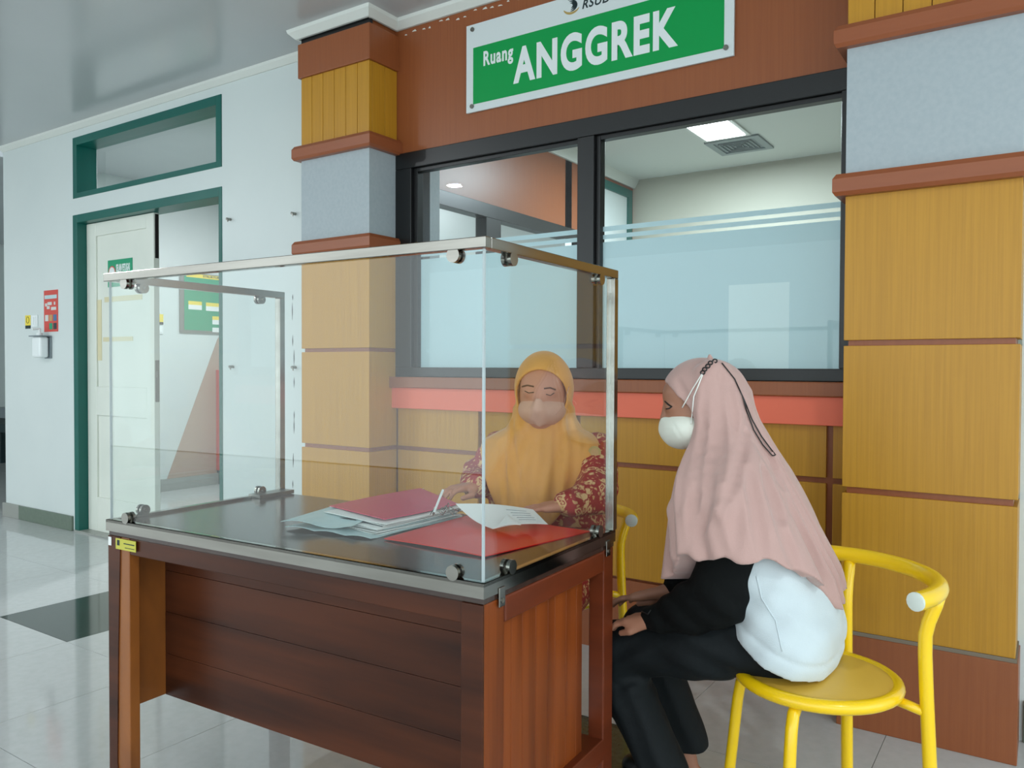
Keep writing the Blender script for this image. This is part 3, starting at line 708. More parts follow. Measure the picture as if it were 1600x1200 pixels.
# headscarf
Hh = SDF((-.90, 1.68, .56), (-.34, 2.25, 1.23), .0045)
x, y, z = Hh.grid()
zs = [.56, .60, .673, .74, .80, .85, .90, .94, .98, 1.03, 1.07, 1.12]
xc = interp(z, zs, [-.59, -.59, -.595, -.605, -.615, -.63, -.645, -.66, -.675, -.685, -.70, -.71])
fa = interp(z, zs, [-.785, -.785, -.778, -.774, -.772, -.770, -.765, -.755, -.738, -.718, -.712, -.712]); ba = interp(z, zs, [-.385, -.393, -.410, -.445, -.476, -.502, -.528, -.548, -.567, -.592, -.605, -.625])
bb_ = interp(z, zs, [.25, .25, .248, .243, .236, .226, .205, .165, .120, .09, .084, .08])
dx = x-xc; dy = y-yc; rho = np.sqrt(dx*dx+dy*dy)+1e-6; th = np.arctan2(dy, dx)
a_ = np.where(dx < 0, xc-fa, ba-xc); Rr = (np.abs(dx/rho/a_)**2.5+np.abs(dy/rho/bb_)**2.5)**(-1/2.5)
A_ = interp(z, [.56, .70, .85, 1.0, 1.08], [.020, .016, .011, .006, 0])
u_ = th+.25*np.sin(3*th)+.5*(z-.8)
Rr = Rr+A_*(.55*np.cos(7*u_+.6)+.45*np.cos(13*u_+2+4*z)+.25*np.cos(23*u_))
d1 = (rho-Rr)*.85
hem = np.interp(th, [-3.15, -2.6, -2.25, -2.0, -1.6, -1.15, -.8, -.45, -.15, .15, .6, 1.57, 2.5, 3.15], [.64, .64, .665, .728, .735, .738, .715, .675, .612, .60, .64, .70, .66, .64]).astype(np.float32)
hem = hem+.006*np.sin(th*16)
d1 = np.maximum(d1, hem-z); d1 = np.maximum(d1, z-1.10)
Hh.d = d1
Hh.ell(vl(0, 0, .010), (.105, .088, .105), .035, rz=VA); Hh.ell(vl(-.045, 0, .028), (.064, .072, .068), .03, rz=VA)
# face opening: an oval tunnel towards -x
hf = (x-VC[0])*VF[0]+(y-VC[1])*VF[1]; hl_ = (x-VC[0])*VL[0]+(y-VC[1])*VL[1]; hz = z-VC[2]
q = (np.sqrt((hl_/.080)**2+((hz+.040)/.090)**2)-1)*.075; q = np.maximum(q, .012-hf)
kk = .008; q = -q; hh = np.clip(.5-.5*(Hh.d-q)/kk, 0, 1); Hh.d = Hh.d*(1-hh)+q*hh+kk*hh*(1-hh)
# gathered folds that run down from the tie at the crown
for pts in ([vl(.012, .075, .08), vl(.004, .088, -.01), vl(.010, .095, -.11), (-.735, 1.80, .82), (-.72, 1.755, .72)], [vl(-.005, .07, .09), vl(-.015, .09, 0), vl(-.012, .115, -.11), (-.68, 1.76, .82), (-.655, 1.735, .73)],
            [vl(-.02, .07, .09), vl(-.035, .09, 0), vl(-.05, .12, -.12), (-.60, 1.745, .84), (-.56, 1.735, .74)], [vl(-.04, .055, .09), vl(-.075, .075, 0), vl(-.115, .09, -.13), (-.50, 1.82, .80), (-.45, 1.84, .70)]):
    Hh.chain(pts, [.010, .012, .014, .012, .006], .03)
Hh.cone(vl(-.012, .05, .098), vl(-.012, .052, .118), .012, .006, .008)
carve(Hh, [([(1128, 582), (1127, 640), (1124, 690), (1125, 745)], 0.016, 0.0112), ([(1104, 602), (1098, 650), (1090, 720), (1082, 790), (1076, 850)], 0.015, 0.0096), ([(1114, 592), (1118, 650), (1110, 730), (1098, 800), (1088, 852)], 0.016, 0.0096),
    ([(1176, 640), (1162, 700), (1150, 745), (1128, 800)], 0.016, 0.0080), ([(1140, 600), (1150, 650), (1152, 700)], 0.014, 0.0080), ([(1196, 868), (1190, 820), (1182, 770), (1174, 730)], 0.022, 0.0096), ([(1248, 885), (1232, 830), (1214, 775), (1198, 730)], 0.022, 0.0096),
    ([(1150, 862), (1152, 820), (1158, 780)], 0.024, 0.0080), ([(1286, 900), (1262, 840), (1238, 780)], 0.020, 0.0080), ([(1160, 618), (1180, 665), (1205, 712), (1225, 760)], 0.014, 0.0080), ([(1058, 592), (1066, 610), (1076, 626)], 0.008, 0.0048)])
hij = Hh.mesh('headscarf', 'hijab_pink', vis, relax=3)
# mask
K = SDF((-.90, 1.82, .92), (-.66, 2.07, 1.10), .003)
K.ell(vl(.036, 0, -.066), (.066, .082, .052), .01, rz=VA); K.ell(vl(.060, 0, -.070), (.042, .045, .044), .02, rz=VA); K.cone(vl(.088, 0, -.04), vl(.09, 0, -.07), .010, .011, .02)
x, y, z = K.grid(); hf = (x-VC[0])*VF[0]+(y-VC[1])*VF[1]; hz = z-VC[2]
K.d = np.maximum(K.d, .008-.1*(hz+.06)-hf); K.d = np.maximum(K.d, (hz+.026+.25*(hf-.05))*.96); K.d = K.d+.0016*np.exp(-((hf-.066-.55*(hz+.07))/.0035)**2)
mask = K.mesh('face_mask', 'mask_white', vis)
SV = Surf(Hh, K, B, fU, fA)
for pts in ([(1066, 637), (1082, 608), (1097, 584)], [(1080, 662), (1084, 620), (1098, 585)]):
    MB().tube(SV.line(pts, .004), .0016, 6).build('ear_loop', 'cord_white', mask, world=True, smooth=True)
MB().tube([p for p in SV.line([(1128, 567), (1148, 592), (1163, 625), (1175, 655), (1190, 682), (1205, 702), (1212, 711), (1207, 712), (1192, 695), (1178, 672), (1166, 640), (1160, 618)], .004)], .0016, 6).build('lanyard_cord', 'cord_black', hij, world=True, smooth=True)
lk = [(1098, 582), (1101, 577), (1106, 572), (1110, 567), (1117, 564)]
for a, b in lk:
    p = SV.at(a, b, .005)
    if p is None: continue
    MB().tube([p+Vector((.0055*math.cos(2*math.pi*i/10), 0, .0045*math.sin(2*math.pi*i/10))) for i in range(10)], .0018, 6, closed=True).build('lanyard_link', 'cord_black', hij, world=True, smooth=True)
MB().tube(SV.line([(1039, 627), (1044, 632), (1050, 636)], .001), [.0022]*13, 6).build('eyebrow', 'hair', vis, world=True, smooth=True)
MB().tube(SV.line([(1041, 639), (1046, 638), (1050, 635)], .001), .0018, 6).build('eyelashes', 'hair', vis, world=True, smooth=True)
MB().tube(SV.line([(1182, 900), (1190, 935), (1212, 970), (1222, 1018)], .0005), .0016, 6).build('side_seam', 'cotton_white', sweat, world=True, smooth=True)
MB().tube(SV.line([(996, 953), (1004, 956), (1012, 960), (1017, 953)], .002), .0014, 6).build('bracelet', 'cord_black', vis, world=True, smooth=True)

# ------------------------------------------------------------------ staff member behind the desk
stf = thing('person', 'seated person in orange headscarf, beige mask and red batik dress reading papers behind the desk', 'person', (-1.32, 2.2, 0))
HC = Vector((-1.262, 2.055, 1.095)); FA = math.radians(-67); Fh = np.array([math.cos(FA), math.sin(FA), 0]); Lh = np.array([-math.sin(FA), math.cos(FA), 0])
def hl(f, l, z): return tuple(np.array(HC)+Fh*f+Lh*l+np.array([0, 0, z]))
BA = math.radians(-76); Fb = np.array([math.cos(BA), math.sin(BA), 0]); Lb = np.array([-math.sin(BA), math.cos(BA), 0]); BC = np.array([-1.31, 2.16, 0])
def bl(f, l, z): return tuple(BC+Fb*f+Lb*l+np.array([0, 0, z]))
S = SDF((-1.62, 1.66, -.01), (-.94, 2.36, 1.23), .004)
S.ell(HC, (.086, .071, .092), .02, rz=FA); S.ell(hl(.03, 0, -.05), (.06, .058, .072), .03, rz=FA); S.ell(hl(.055, 0, .02), (.034, .054, .045), .03, rz=FA)
S.cone(hl(.088, 0, -.005), hl(.102, 0, -.045), .009, .014, .012)
for s_ in (-1, 1):
    S.ell(hl(.078, s_*.032, -.008), (.014, .017, .012), .012, rz=FA); S.ell(hl(0, s_*.072, -.02), (.02, .008, .03), .01, rz=FA)
S.chain([hl(-.005, 0, -.08), bl(.02, 0, .94)], [.05, .055], .03)
for s_ in (-1, 1):
    S.chain([bl(.03, s_*.055, .89), bl(.03, s_*.06, .78), bl(-.02, s_*.055, .62), bl(-.05, s_*.06, .53)], [.065, .085, .085, .09], .04)
    S.cone(bl(.03, 0, .93), bl(.02, s_*.14, .90), .04, .042, .04)
    S.chain([bl(-.04, s_*.08, .53), bl(.36, s_*.10, .50)], [.08, .055], .03); S.chain([bl(.36, s_*.10, .50), bl(.34, s_*.1, .08)], [.052, .03], .02); S.cone(bl(.33, s_*.1, .04), bl(.48, s_*.1, .03), .032, .025, .02)
RS, RE, RW = (-1.445, 2.10, .90), (-1.525, 2.09, .805), (-1.445, 1.955, .80)
LS, LE, LW = (-1.135, 2.17, .90), (-1.065, 2.02, .80), (-1.075, 1.885, .79)
for a, b, c in ((RS, RE, RW), (LS, LE, LW)): S.chain([a, b], [.042, .036], .02); S.chain([b, c], [.034, .023], .015)
hand(S, (-1.447, 1.945, .80), (-1.462, 1.885, .797), (1, -.25, .1), [(-.25, -1, -.2), (-.3, -.8, -.7), (-.2, -.4, -1)], thumb=((-1.425, 1.925, .792), (-1.405, 1.885, .783), (-1.415, 1.855, .777)))
hand(S, (-1.085, 1.875, .785), (-1.125, 1.84, .782), (.6, -.75, 0), [(-1, -.8, -.1), (-1, -.8, -.3), (-1, -.7, -.5)], thumb=((-1.105, 1.878, .782), (-1.14, 1.87, .778), (-1.163, 1.855, .775)))
sbody = S.mesh('body', 'skin', stf)
D = SDF((-1.64, 1.70, .38), (-.96, 2.38, 1.0), .005)
for s_ in (-1, 1):
    D.chain([bl(.03, s_*.055, .89), bl(.03, s_*.07, .78), bl(-.01, s_*.075, .64), bl(-.04, s_*.08, .53)], [.08, .10, .105, .115], .05)
    D.cone(bl(.02, 0, .92), bl(.015, s_*.135, .895), .05, .056, .05); D.chain([bl(-.04, s_*.08, .53), bl(.25, s_*.10, .51)], [.105, .085], .03)
for a, b, c in ((RS, RE, RW), (LS, LE, LW)):
    D.chain([a, b], [.058, .056], .03); D.chain([b, c], [.054, .040], .03)
x, y, z = D.grid(); D.d = D.d+.004*np.sin(z*90+x*50)*(z > .6)
D.d = np.maximum(D.d, .40-z)
dress = D.mesh('batik_dress', 'batik', stf)
P = SDF((-1.60, 1.66, .0), (-.98, 2.34, .66), .006)
for s_ in (-1, 1):
    P.chain([bl(-.04, s_*.08, .53), bl(.36, s_*.10, .50)], [.09, .068], .03); P.chain([bl(.36, s_*.10, .50), bl(.345, s_*.1, .08)], [.066, .06], .02); P.cone(bl(.33, s_*.1, .045), bl(.48, s_*.1, .036), .04, .032, .01)
zz = P.grid()[2]; P.d = np.maximum(P.d, .004-zz)
P.mesh('trousers', 'cotton_black', stf)
# headscarf
O = SDF((-1.58, 1.84, .66), (-.98, 2.34, 1.24), .0045)
x, y, z = O.grid()
cf = interp(z, [.66, .85, .95, 1.05], [.02, .02, 0, 0])  # axis shifts with the neck
ox = interp(z, [.70, .90, 1.0, 1.1], [-1.295, -1.29, -1.275, -1.262]); oy = interp(z, [.70, .90, 1.0, 1.1], [2.11, 2.10, 2.075, 2.055])
AZ = math.radians(-70); ca, sa = math.cos(AZ), math.sin(AZ)
f_ = (x-ox)*ca+(y-oy)*sa; l_ = -(x-ox)*sa+(y-oy)*ca
zs = [.66, .74, .80, .86, .90, .94, .975, 1.01, 1.06]
af = interp(z, zs, [.165, .165, .158, .145, .128, .105, .088, .075, .06]); ab = interp(z, zs, [.13, .13, .13, .13, .12, .11, .10, .098, .095]); lb = interp(z, zs, [.20, .20, .205, .212, .212, .185, .118, .098, .09])
rho = np.sqrt(f_*f_+l_*l_)+1e-6; th = np.arctan2(l_, f_); a_ = np.where(f_ > 0, af, ab); Rr = 1/np.sqrt((f_/rho/a_)**2+(l_/rho/lb)**2)
A_ = interp(z, [.66, .80, .95, 1.03], [.008, .006, .004, 0.0])
Rr = Rr+A_*(.6*np.cos(9*th+1+2.5*z)+.4*np.cos(17*th-3*z)+.3*np.cos(5*th+9*z))
d1 = (rho-Rr)*.85
hem = np.interp(l_, [-.22, -.19, -.15, -.11, -.03, .05, .10, .14, .18, .22], [.93, .91, .80, .72, .70, .70, .76, .82, .88, .93]).astype(np.float32); hem = np.where(f_ < -.02, .86, hem)
d1 = np.maximum(d1, hem-z); d1 = np.maximum(d1, z-1.04); O.d = d1.astype(np.float32)
O.ell(HC+Vector((0, 0, .004)), (.104, .0885, .112), .03, rz=FA); O.ell(HC+Vector(Fh)*-.045+Vector((0, 0, .0)), (.075, .075, .085), .03, rz=FA)
hf = (x-HC.x)*Fh[0]+(y-HC.y)*Fh[1]; hl_ = (x-HC.x)*Lh[0]+(y-HC.y)*Lh[1]; hz = z-HC.z
wdt = np.where(hz > -.015, .073, .073); rzz = np.where(hz > -.015, .072, .085)
q = (np.sqrt((hl_/wdt)**2+((hz+.015)/rzz)**2)-1)*.07; q = np.maximum(q, .01-hf)
kk = .008; q = -q; hh = np.clip(.5-.5*(O.d-q)/kk, 0, 1); O.d = O.d*(1-hh)+q*hh+kk*hh*(1-hh)
carve(O, [([(800, 625), (797, 690), (803, 740), (816, 795)], .016, .010), ([(870, 652), (873, 700), (868, 760), (862, 806)], .016, .011), ([(890, 640), (899, 700), (898, 750), (886, 790)], .016, .010), ([(832, 668), (818, 700), (806, 745)], .014, .007),
    ([(850, 672), (848, 720), (838, 780)], .02, .005), ([(812, 640), (815, 665), (835, 690)], .014, .006), ([(783, 690), (782, 740), (788, 790)], .016, .006), ([(915, 690), (912, 720), (905, 750)], .016, .005)])
oh = O.mesh('headscarf', 'hijab_orange', stf, relax=3)
K2 = SDF((-1.36, 1.92, .95), (-1.13, 2.10, 1.10), .003)
K2.ell(hl(.030, 0, -.060), (.076, .072, .050), .01, rz=FA); K2.chain([hl(.108, 0, -.03), hl(.106, 0, -.055), hl(.085, 0, -.098)], [.009, .011, .008], .02)
x, y, z = K2.grid(); hf = (x-HC.x)*Fh[0]+(y-HC.y)*Fh[1]; hl_ = (x-HC.x)*Lh[0]+(y-HC.y)*Lh[1]; hz = z-HC.z
K2.d = np.maximum(K2.d, .03-hf+0*z); K2.d = np.maximum(K2.d, hz+.024+.13*np.abs(hl_)); K2.d = K2.d-.0014*np.exp(-(hl_/.002)**2)
mask2 = K2.mesh('face_mask', 'mask_beige', stf)
SS = Surf(O, K2, S, D)
for e in ([(816, 604), (824, 602), (834, 604)], [(850, 607), (860, 606), (868, 609)]):
    q = SS.line(e, .0006); MB().tube(q, [.0026]*len(q), 6).build('eyebrow', 'brow', stf, world=True, smooth=True)
for e in ([(820, 611), (826, 614), (834, 613)], [(853, 616), (860, 618), (866, 614)]):
    q = SS.line(e, .0004); MB().tube(q, .0014, 6).build('eyelashes', 'hair', stf, world=True, smooth=True)
for e in ([(869, 648), (880, 635), (889, 604)],):
    MB().tube(SS.line(e, .002), .0013, 6).build('ear_loop', 'mask_beige', mask2, world=True, smooth=True)
p = SS.at(929, 707, .006)
if p:
    vd = (Vector((0, 0, CAMZ))-p).normalized(); e = MB(); e.disc(p, vd, .019, .004, 20); bdg = e.build('sleeve_badge', 'gold_ink', dress, world=True)
    MB().disc(p+vd*.0026, vd, .012, .002, 18).build('badge_centre', 'poster_tan', bdg, world=True)

# ------------------------------------------------------------------ papers on the desk
TZ = .7505
def sheet(pts, nu, nv, lift, name, m, parent, th=.0006):
    """curved sheet between four corner points, with thickness"""
    A0, B0, C0, D0 = [Vector(p) for p in pts]; vs = []
    for j in range(nv+1):
        for i in range(nu+1):
            u, v = i/nu, j/nv; p = (A0*(1-u)+B0*u)*(1-v)+(D0*(1-u)+C0*u)*v; p.z += lift(u, v); vs.append(p)
    n = len(vs); vs += [v-Vector((0, 0, th)) for v in vs]; fs = []
    W_ = nu+1
    for j in range(nv):
        for i in range(nu):
            a = j*W_+i; fs += [(a, a+1, a+1+W_, a+W_), (a+n, a+W_+n, a+1+W_+n, a+1+n)]
    edge = [i for i in range(W_)]+[j*W_+nu for j in range(1, nv+1)]+[nv*W_+i for i in range(nu-1, -1, -1)]+[j*W_ for j in range(nv-1, 0, -1)]
    for a, b in zip(edge, edge[1:]+edge[:1]): fs.append((b, a, a+n, b+n))
    return MB().add(vs, fs).build(name, m, parent, world=True, smooth=2)
rf = thing('red_folder', 'open bright red card folder lying flat on the desk', 'folder', px(770, 835, TZ))
q = [px(600, 841, TZ+.004), px(757, 869, TZ+.004), px(922, 828, TZ+.004), px(745, 803, TZ+.004)]
sheet(q, 10, 10, lambda u, v: .0025*math.sin(3*u+2*v), 'cover', 'folder_red', rf, .0022)
for a, b in (((708, 828), (726, 831)), ((740, 823), (756, 826))):
    A0, B0 = px(*a, TZ+.008), px(*b, TZ+.008); MB().tube([A0, A0*.67+B0*.33+Vector((0, 0, .002)), A0*.33+B0*.67+Vector((0, 0, .002)), B0], .0016, 6).build('fastener_prong', 'steel', rf)
pap = thing('paper_sheet', 'loose white printed sheet held curling over the red folder', 'paper', px(790, 815, TZ))
q = [px(770, 826, .768), px(856, 819, .768), px(833, 796, .786), px(712, 787, .805)]
sheet(q, 14, 10, lambda u, v: .006*math.sin(math.pi*u)-.010*math.sin(math.pi*v)*(1-u), 'sheet', 'paper', pap, .0008)
q2 = [px(776, 824, .773), px(814, 820, .776), px(796, 806, .786), px(790, 806, .788)]
sheet(q2, 5, 4, lambda u, v: .004*math.sin(math.pi*u), 'folded_slip', 'paper', pap, .0008)
s0 = [Vector(p) for p in q]
def on_sheet(u, v):
    p = (s0[0]*(1-u)+s0[1]*u)*(1-v)+(s0[3]*(1-u)+s0[2]*u)*v; p.z += .006*math.sin(math.pi*u)-.010*math.sin(math.pi*v)*(1-u)+.0006; return p
for i in range(5):
    v_ = .25+.13*i; MB().tube([on_sheet(.58+.02*(i % 2)+k*.07, v_) for k in range(5)], .0006, 4).build('print_line', 'plastic_grey', pap, world=True)
bun = thing('document_bundle', 'thick bundle of papers under a pink card cover on the desk', 'documents', px(590, 815, TZ))
P0, P1, P2, P3 = [px(*p, TZ) for p in ((470, 822), (580, 842), (722, 808), (655, 782))]
def lerp4(u, v, z): p = (P0*(1-u)+P1*u)*(1-v)+(P3*(1-u)+P2*u)*v; return Vector((p.x, p.y, TZ+z))
sheet([lerp4(-.02, -.1, .006), lerp4(1.02, -.02, .001), lerp4(1, 1, .002), lerp4(0, 1, .002)], 14, 14, lambda u, v: .005*abs(math.sin(9*u+5*v))*(1-v)**2, 'blue_sleeve', 'paper_blue', bun, .0012)
for i in range(9):
    r_ = random.uniform; z_ = .005+.0032*i
    m_ = ('paper', 'paper_grey', 'paper', 'paper_blue', 'paper', 'paper', 'dark_card', 'paper_grey', 'paper')[i]
    sheet([lerp4(.12+r_(0, .05), .10+r_(0, .06), z_), lerp4(1+r_(-.06, .02), .05+r_(0, .1), z_*.9), lerp4(1+r_(-.03, .02), 1+r_(-.05, .02), z_), lerp4(.05, .98, z_)], 6, 6,
          lambda u, v, k=i: .0015*math.sin(4*u+k)+.001*math.sin(5*v+k), 'paper', m_, bun, .0014)
sheet([lerp4(-.04, -.12, .020), lerp4(.72, .02, .018), lerp4(.60, .34, .034), lerp4(-.05, .30, .034)], 12, 8, lambda u, v: .006*math.sin(7*u)*(1-v)*(1-v), 'crumpled_sleeve', 'paper_blue', bun, .001)
sheet([lerp4(-.02, .22, .037), lerp4(.93, .18, .036), lerp4(.95, .98, .036), lerp4(-.02, 1.02, .036)], 8, 8, lambda u, v: .003*math.sin(3*u+1)*math.sin(3*v), 'pink_cover', 'folder_pink', bun, .0018)
sheet([lerp4(-.04, .86, .0345), lerp4(-.02, .22, .0345), lerp4(.02, .22, .0345), lerp4(.0, 1.05, .0345)], 3, 8, lambda u, v: 0, 'white_page', 'paper', bun, .001)
for i in range(9):
    a = px(random.uniform(668, 705), random.uniform(795, 806), .785); h_ = random.uniform(.004, .022); w_ = random.uniform(-.02, .03)
    MB().tube([a, a+Vector((w_*.4, .006, h_)), a+Vector((w_, .012*random.uniform(-1, 1), h_*.7)), a+Vector((w_*1.5, .01*random.uniform(-1, 1), .001))], .0011, 5).build('fastener_wire', 'steel', bun, world=True, smooth=True)
pen = thing('pen', 'thin white pen held upright above the papers', 'pen', px(684, 800, .80))
a, b = px(676, 806, .80), px(692, 766, .845)
MB().tube([a, a*.9+b*.1], [.0008, .0032], 8).build('tip', 'steel', pen, world=True); MB().tube([a*.9+b*.1, b], .0032, 8).build('barrel', 'plastic_white', pen, world=True)

# ------------------------------------------------------------------ sign over the window
sg = thing('room_sign', 'white and green room name board screwed above the counter window', 'sign', (-1.60, YW-.006, 2.515))
box('board', (-2.222, -.983, YW-.014, YW-.003, 2.318, 2.712), 'sign_white', sg, bevel=.001, world=True)
box('green_field', (-2.182, -1.02, YW-.0155, YW-.014, 2.352, 2.605), 'sign_green', sg, world=True)
def wt(name, body, x, z, w_, h_, m, bold, shear=0, y=YW-.0158):
    return text(name, body, .2, m, sg, wm(sg).inverted() @ on_wall_y(x, y, z), bold=bold, width=w_, height=h_, shear=shear, space=1.14)
wt('room_name', 'ANGGREK', -1.963, 2.399, .762, .157, 'letter_white', .008)
wt('room_word', 'Ruang', -2.124, 2.492, .16, .085, 'letter_white', .006)
wt('hospital_name', 'RSUD D', -1.622, 2.643, .185, .036, 'ink', .004, .25, y=YW-.0145)
for i, (r_, m_) in enumerate(((.012, 'ink'), (.021, 'ink'), (.030, 'ink'), (.041, 'gold_ink'))):
    cx, cz = -1.672, 2.672
    a0, a1 = (math.radians(-100), math.radians(95)) if i < 3 else (math.radians(205), math.radians(330))
    n = 20; vs = []
    for k in range(n+1):
        a = a0+(a1-a0)*k/n; wd = (.0045 if i < 3 else .006)*math.sin(math.pi*(.08+.88*k/n))+.0004; off = -.5*r_ if i < 3 else 0
        vs += [(cx+off*(k/n)+(r_-wd)*math.cos(a), YW-.0147, cz+(r_-wd)*math.sin(a)*.8), (cx+off*(k/n)+(r_+wd)*math.cos(a), YW-.0147, cz+(r_+wd)*math.sin(a)*.8)]
    MB().add(vs, [(2*k, 2*k+1, 2*k+3, 2*k+2) for k in range(n)]).build('logo_stroke', m_, sg, world=True)
for x_, z_ in ((-2.186, 2.689), (-2.188, 2.344), (-1.012, 2.352), (-1.012, 2.689)):
    MB().disc((x_, YW-.017, z_), (0, 1, 0), .010, .006, 16).build('screw', 'steel', sg, world=True)

# ------------------------------------------------------------------ things on the walls
po = thing('hygiene_poster', 'narrow red hygiene poster above the white hand sanitizer dispenser', 'poster', (-5.975, YW-.002, 1.41))
box('print', (-6.072, -5.876, YW-.0025, YW-.0005, 1.408, 1.707), 'poster_red', po, world=True)
def pb(name, x0, x1, z0, z1, m, par=po): return box(name, (x0, x1, YW-.0035, YW-.0025, z0, z1), m, par, world=True)
pb('heading', -6.06, -5.89, 1.645, 1.672, 'paper_blue')
for x0, z0, w_ in ((-6.02, 1.60, .06), (-6.055, 1.592, .03), (-5.93, 1.60, .02), (-6.03, 1.572, .04), (-5.97, 1.563, .07)): pb('picture', x0, x0+w_, z0, z0+.022, 'paper_grey')
for i, m_ in enumerate(('paper_grey', 'poster_tan', 'poster_blue', 'poster_red', 'board_green', 'dark_card')):
    pb('picture', -6.055+.058*(i % 3), -6.010+.058*(i % 3), 1.485-.06*(i//3), 1.53-.06*(i//3), m_)
sd = thing('sanitizer_dispenser', 'white hand sanitizer bottle in a wall bracket under the red poster', 'dispenser', (-6.04, YW, 1.22))
box('bracket', (-6.06, -5.965, YW-.008, YW, 1.215, 1.375), 'plastic_grey', sd, world=True, bevel=.003)
box('bracket_shelf', (-6.125, -5.965, YW-.085, YW-.004, 1.372, 1.38), 'plastic_grey', sd, world=True)
box('bottle', (-6.108, -5.985, YW-.075, YW-.012, 1.222, 1.372), 'plastic_white', sd, world=True, bevel=.014)
MB().tube([(-6.05, YW-.045, 1.378), (-6.05, YW-.045, 1.40), (-6.05, YW-.045, 1.402), (-6.05, YW-.045, 1.43)], [.022, .02, .009, .009], 12).build('pump', 'plastic_white', sd, world=True, smooth=2)
MB().tube([(-6.05, YW-.045, 1.428), (-6.05, YW-.095, 1.424)], .007, 8).build('nozzle', 'plastic_white', sd, world=True)
ys = thing('wall_sticker', 'small yellow and black mask notice beside the hall light switch', 'sticker', (-6.31, YW-.001, 1.44))
box('yellow_field', (-6.352, -6.274, YW-.002, YW-.0003, 1.462, 1.537), 'board_yellow', ys, world=True); box('black_strip', (-6.352, -6.274, YW-.002, YW-.0003, 1.438, 1.462), 'ink', ys, world=True)
MB().tube([(-6.313+.02*math.cos(2*math.pi*i/16), YW-.0025, 1.502+.024*math.sin(2*math.pi*i/16)) for i in range(16)], .0018, 5, closed=True).build('face_symbol', 'ink', ys, world=True)
def switch(label, x, z):
    s = thing('light_switch', label, 'switch', (x, YW, z)); MB().box(-.044, .044, -.008, 0, -.044, .044).build('plate', 'plastic_white', s, bevel=.003)
    MB().box(-.032, -.004, -.012, -.008, -.028, .028).build('rocker', 'plastic_white', s, bevel=.002); MB().box(.004, .032, -.012, -.008, -.028, .028).build('rocker', 'plastic_white', s, bevel=.002)
switch('white light switch on the hall wall beside a yellow notice', -6.207, 1.492)
for i, (x_, z_) in enumerate(((-3.935, 2.01), (-3.385, 1.985), (-3.915, 1.16), (-3.385, 1.158))):
    h = thing('wall_pin', 'small metal pin hook in the white wall beside the pilaster', 'hook', (x_, YW, z_), group='pin hooks in the white wall')
    MB().tube([(0, 0, 0), (0, -.028, 0)], .008, 8).build('stem', 'steel_dull', h); MB().tube([(0, -.026, .004), (.012, -.03, -.004), (.014, -.03, -.018)], .004, 6).build('tip', 'steel_dull', h)
ds = thing('door_notice', 'small green staff only notice stuck on the white door leaf', 'sign', (-5.21, LY+.01, 1.72))
box('field', (-5.353, -5.06, LY+.008, LY+.0115, 1.70, 1.882), 'board_green', ds, world=True)
text('notice_text', 'SELAIN PETUGAS', .05, 'letter_white', ds, wm(ds).inverted() @ on_wall_y(-5.25, LY+.0078, 1.80), bold=.002, width=.165, height=.05)
e = MB().disc((-5.30, LY+.0072, 1.80), (0, 1, 0), .042, .001, 24).build('stop_ring', 'poster_red', ds, world=True); MB().disc((-5.30, LY+.0062, 1.80), (0, 1, 0), .034, .001, 24).build('stop_disc', 'letter_white', ds, world=True)
box('stop_bar', (-5.32, -5.28, LY+.005, LY+.0057, 1.786, 1.798), 'ink', ds, world=True)
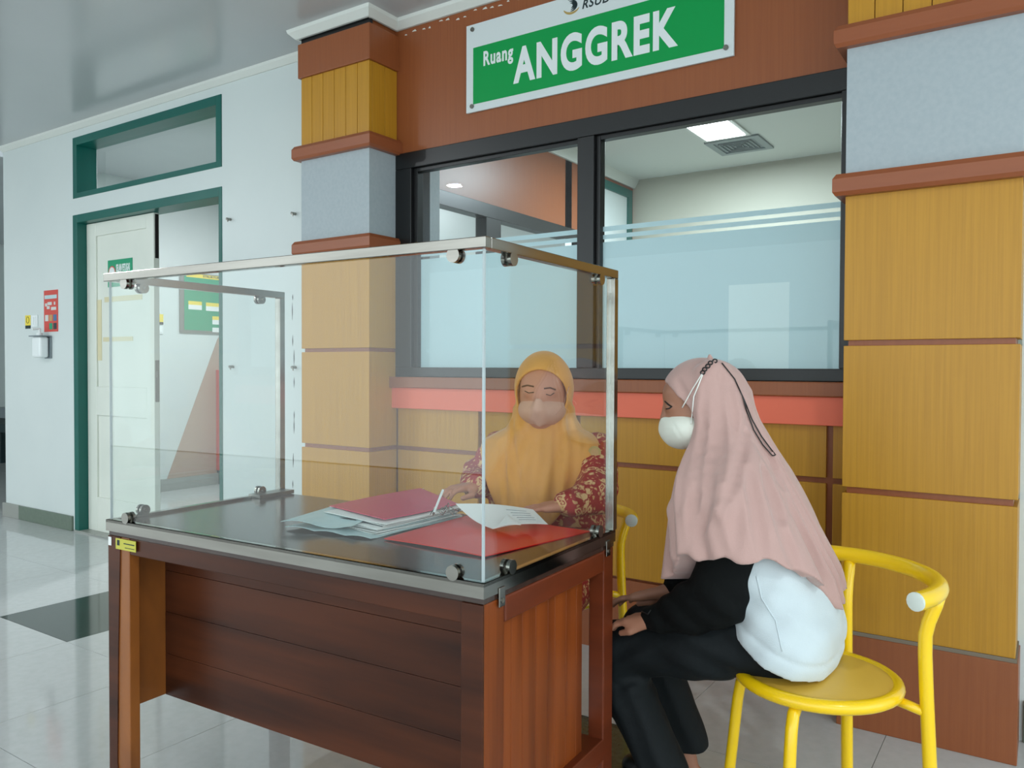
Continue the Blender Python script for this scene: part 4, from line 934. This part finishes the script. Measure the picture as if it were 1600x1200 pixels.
# corridor board, notice, cabinet
CX = -6.826
nb = thing('notice_board', 'green notice board with yellow heading and name cards in the corridor', 'notice board', (CX, 4.9, 1.48))
box('frame', (CX, CX+.012, 4.533, 5.25, 1.482, 2.06), 'steel_dull', nb, world=True); box('green_field', (CX+.010, CX+.014, 4.578, 5.22, 1.51, 2.05), 'board_green', nb, world=True)
box('heading', (CX+.013, CX+.016, 4.60, 5.22, 2.015, 2.05), 'board_yellow', nb, world=True)
text('heading_text', 'STRUKTUR ORGANISASI', .05, 'ink', nb, wm(nb).inverted() @ on_wall_x(CX+.017, 4.78, 2.025), bold=.001, width=.40, height=.02)
for y0, z0 in ((4.621, 1.708), (4.812, 1.705), (4.99, 1.70), (4.883, 1.576), (4.883, 1.500)):
    box('name_card', (CX+.013, CX+.016, y0, y0+.145, z0, z0+.045), 'paper', nb, world=True)
    if z0 > 1.55: box('card_heading', (CX+.013, CX+.016, y0, y0+.145, z0+.045, z0+.08), 'board_yellow', nb, world=True)
cs = thing('wall_sticker', 'small yellow and black mask notice in the corridor left of the green board', 'sticker', (CX, 4.33, 1.55))
box('yellow_field', (CX, CX+.0025, 4.286, 4.368, 1.572, 1.644), 'board_yellow', cs, world=True); box('black_strip', (CX, CX+.0025, 4.286, 4.368, 1.549, 1.572), 'ink', cs, world=True)
s = thing('light_switch', 'white light switch in the corridor under a yellow notice', 'switch', (CX, 4.332, 1.50)); MB().box(0, .008, -.032, .032, -.038, .038).build('plate', 'plastic_white', s, bevel=.003); MB().box(.008, .012, -.02, .02, -.024, .024).build('rocker', 'plastic_white', s, bevel=.002)
fc = thing('hose_cabinet', 'tall red cabinet standing in the corridor behind the open door', 'cabinet', (-6.75, 5.06, .0))
box('body', (-6.825, -6.66, 4.93, 5.20, .137, 1.13), 'cabinet_red', fc, world=True, bevel=.004); box('base', (-6.825, -6.67, 4.94, 5.19, 0, .137), 'ink', fc, world=True)
box('door_seam', (-6.66, -6.658, 4.94, 5.19, .86, .872), 'plastic_grey', fc, world=True)
bn = thing('waiting_bench', 'dark waiting bench past the end of the white wall', 'bench', (-9.8, 4.35, 0))
box('seat', (-10.6, -9.0, 4.1, 4.6, .44, .53), 'ink', bn, world=True, bevel=.01); box('back', (-10.6, -9.0, 4.6, 4.66, .5, .66), 'plastic_grey', bn, world=True, bevel=.01)
for x_ in (-10.4, -9.2):
    for y_ in (4.15, 4.55): box('leg', (x_-.03, x_+.03, y_-.03, y_+.03, 0, .44), 'ink', bn, world=True)
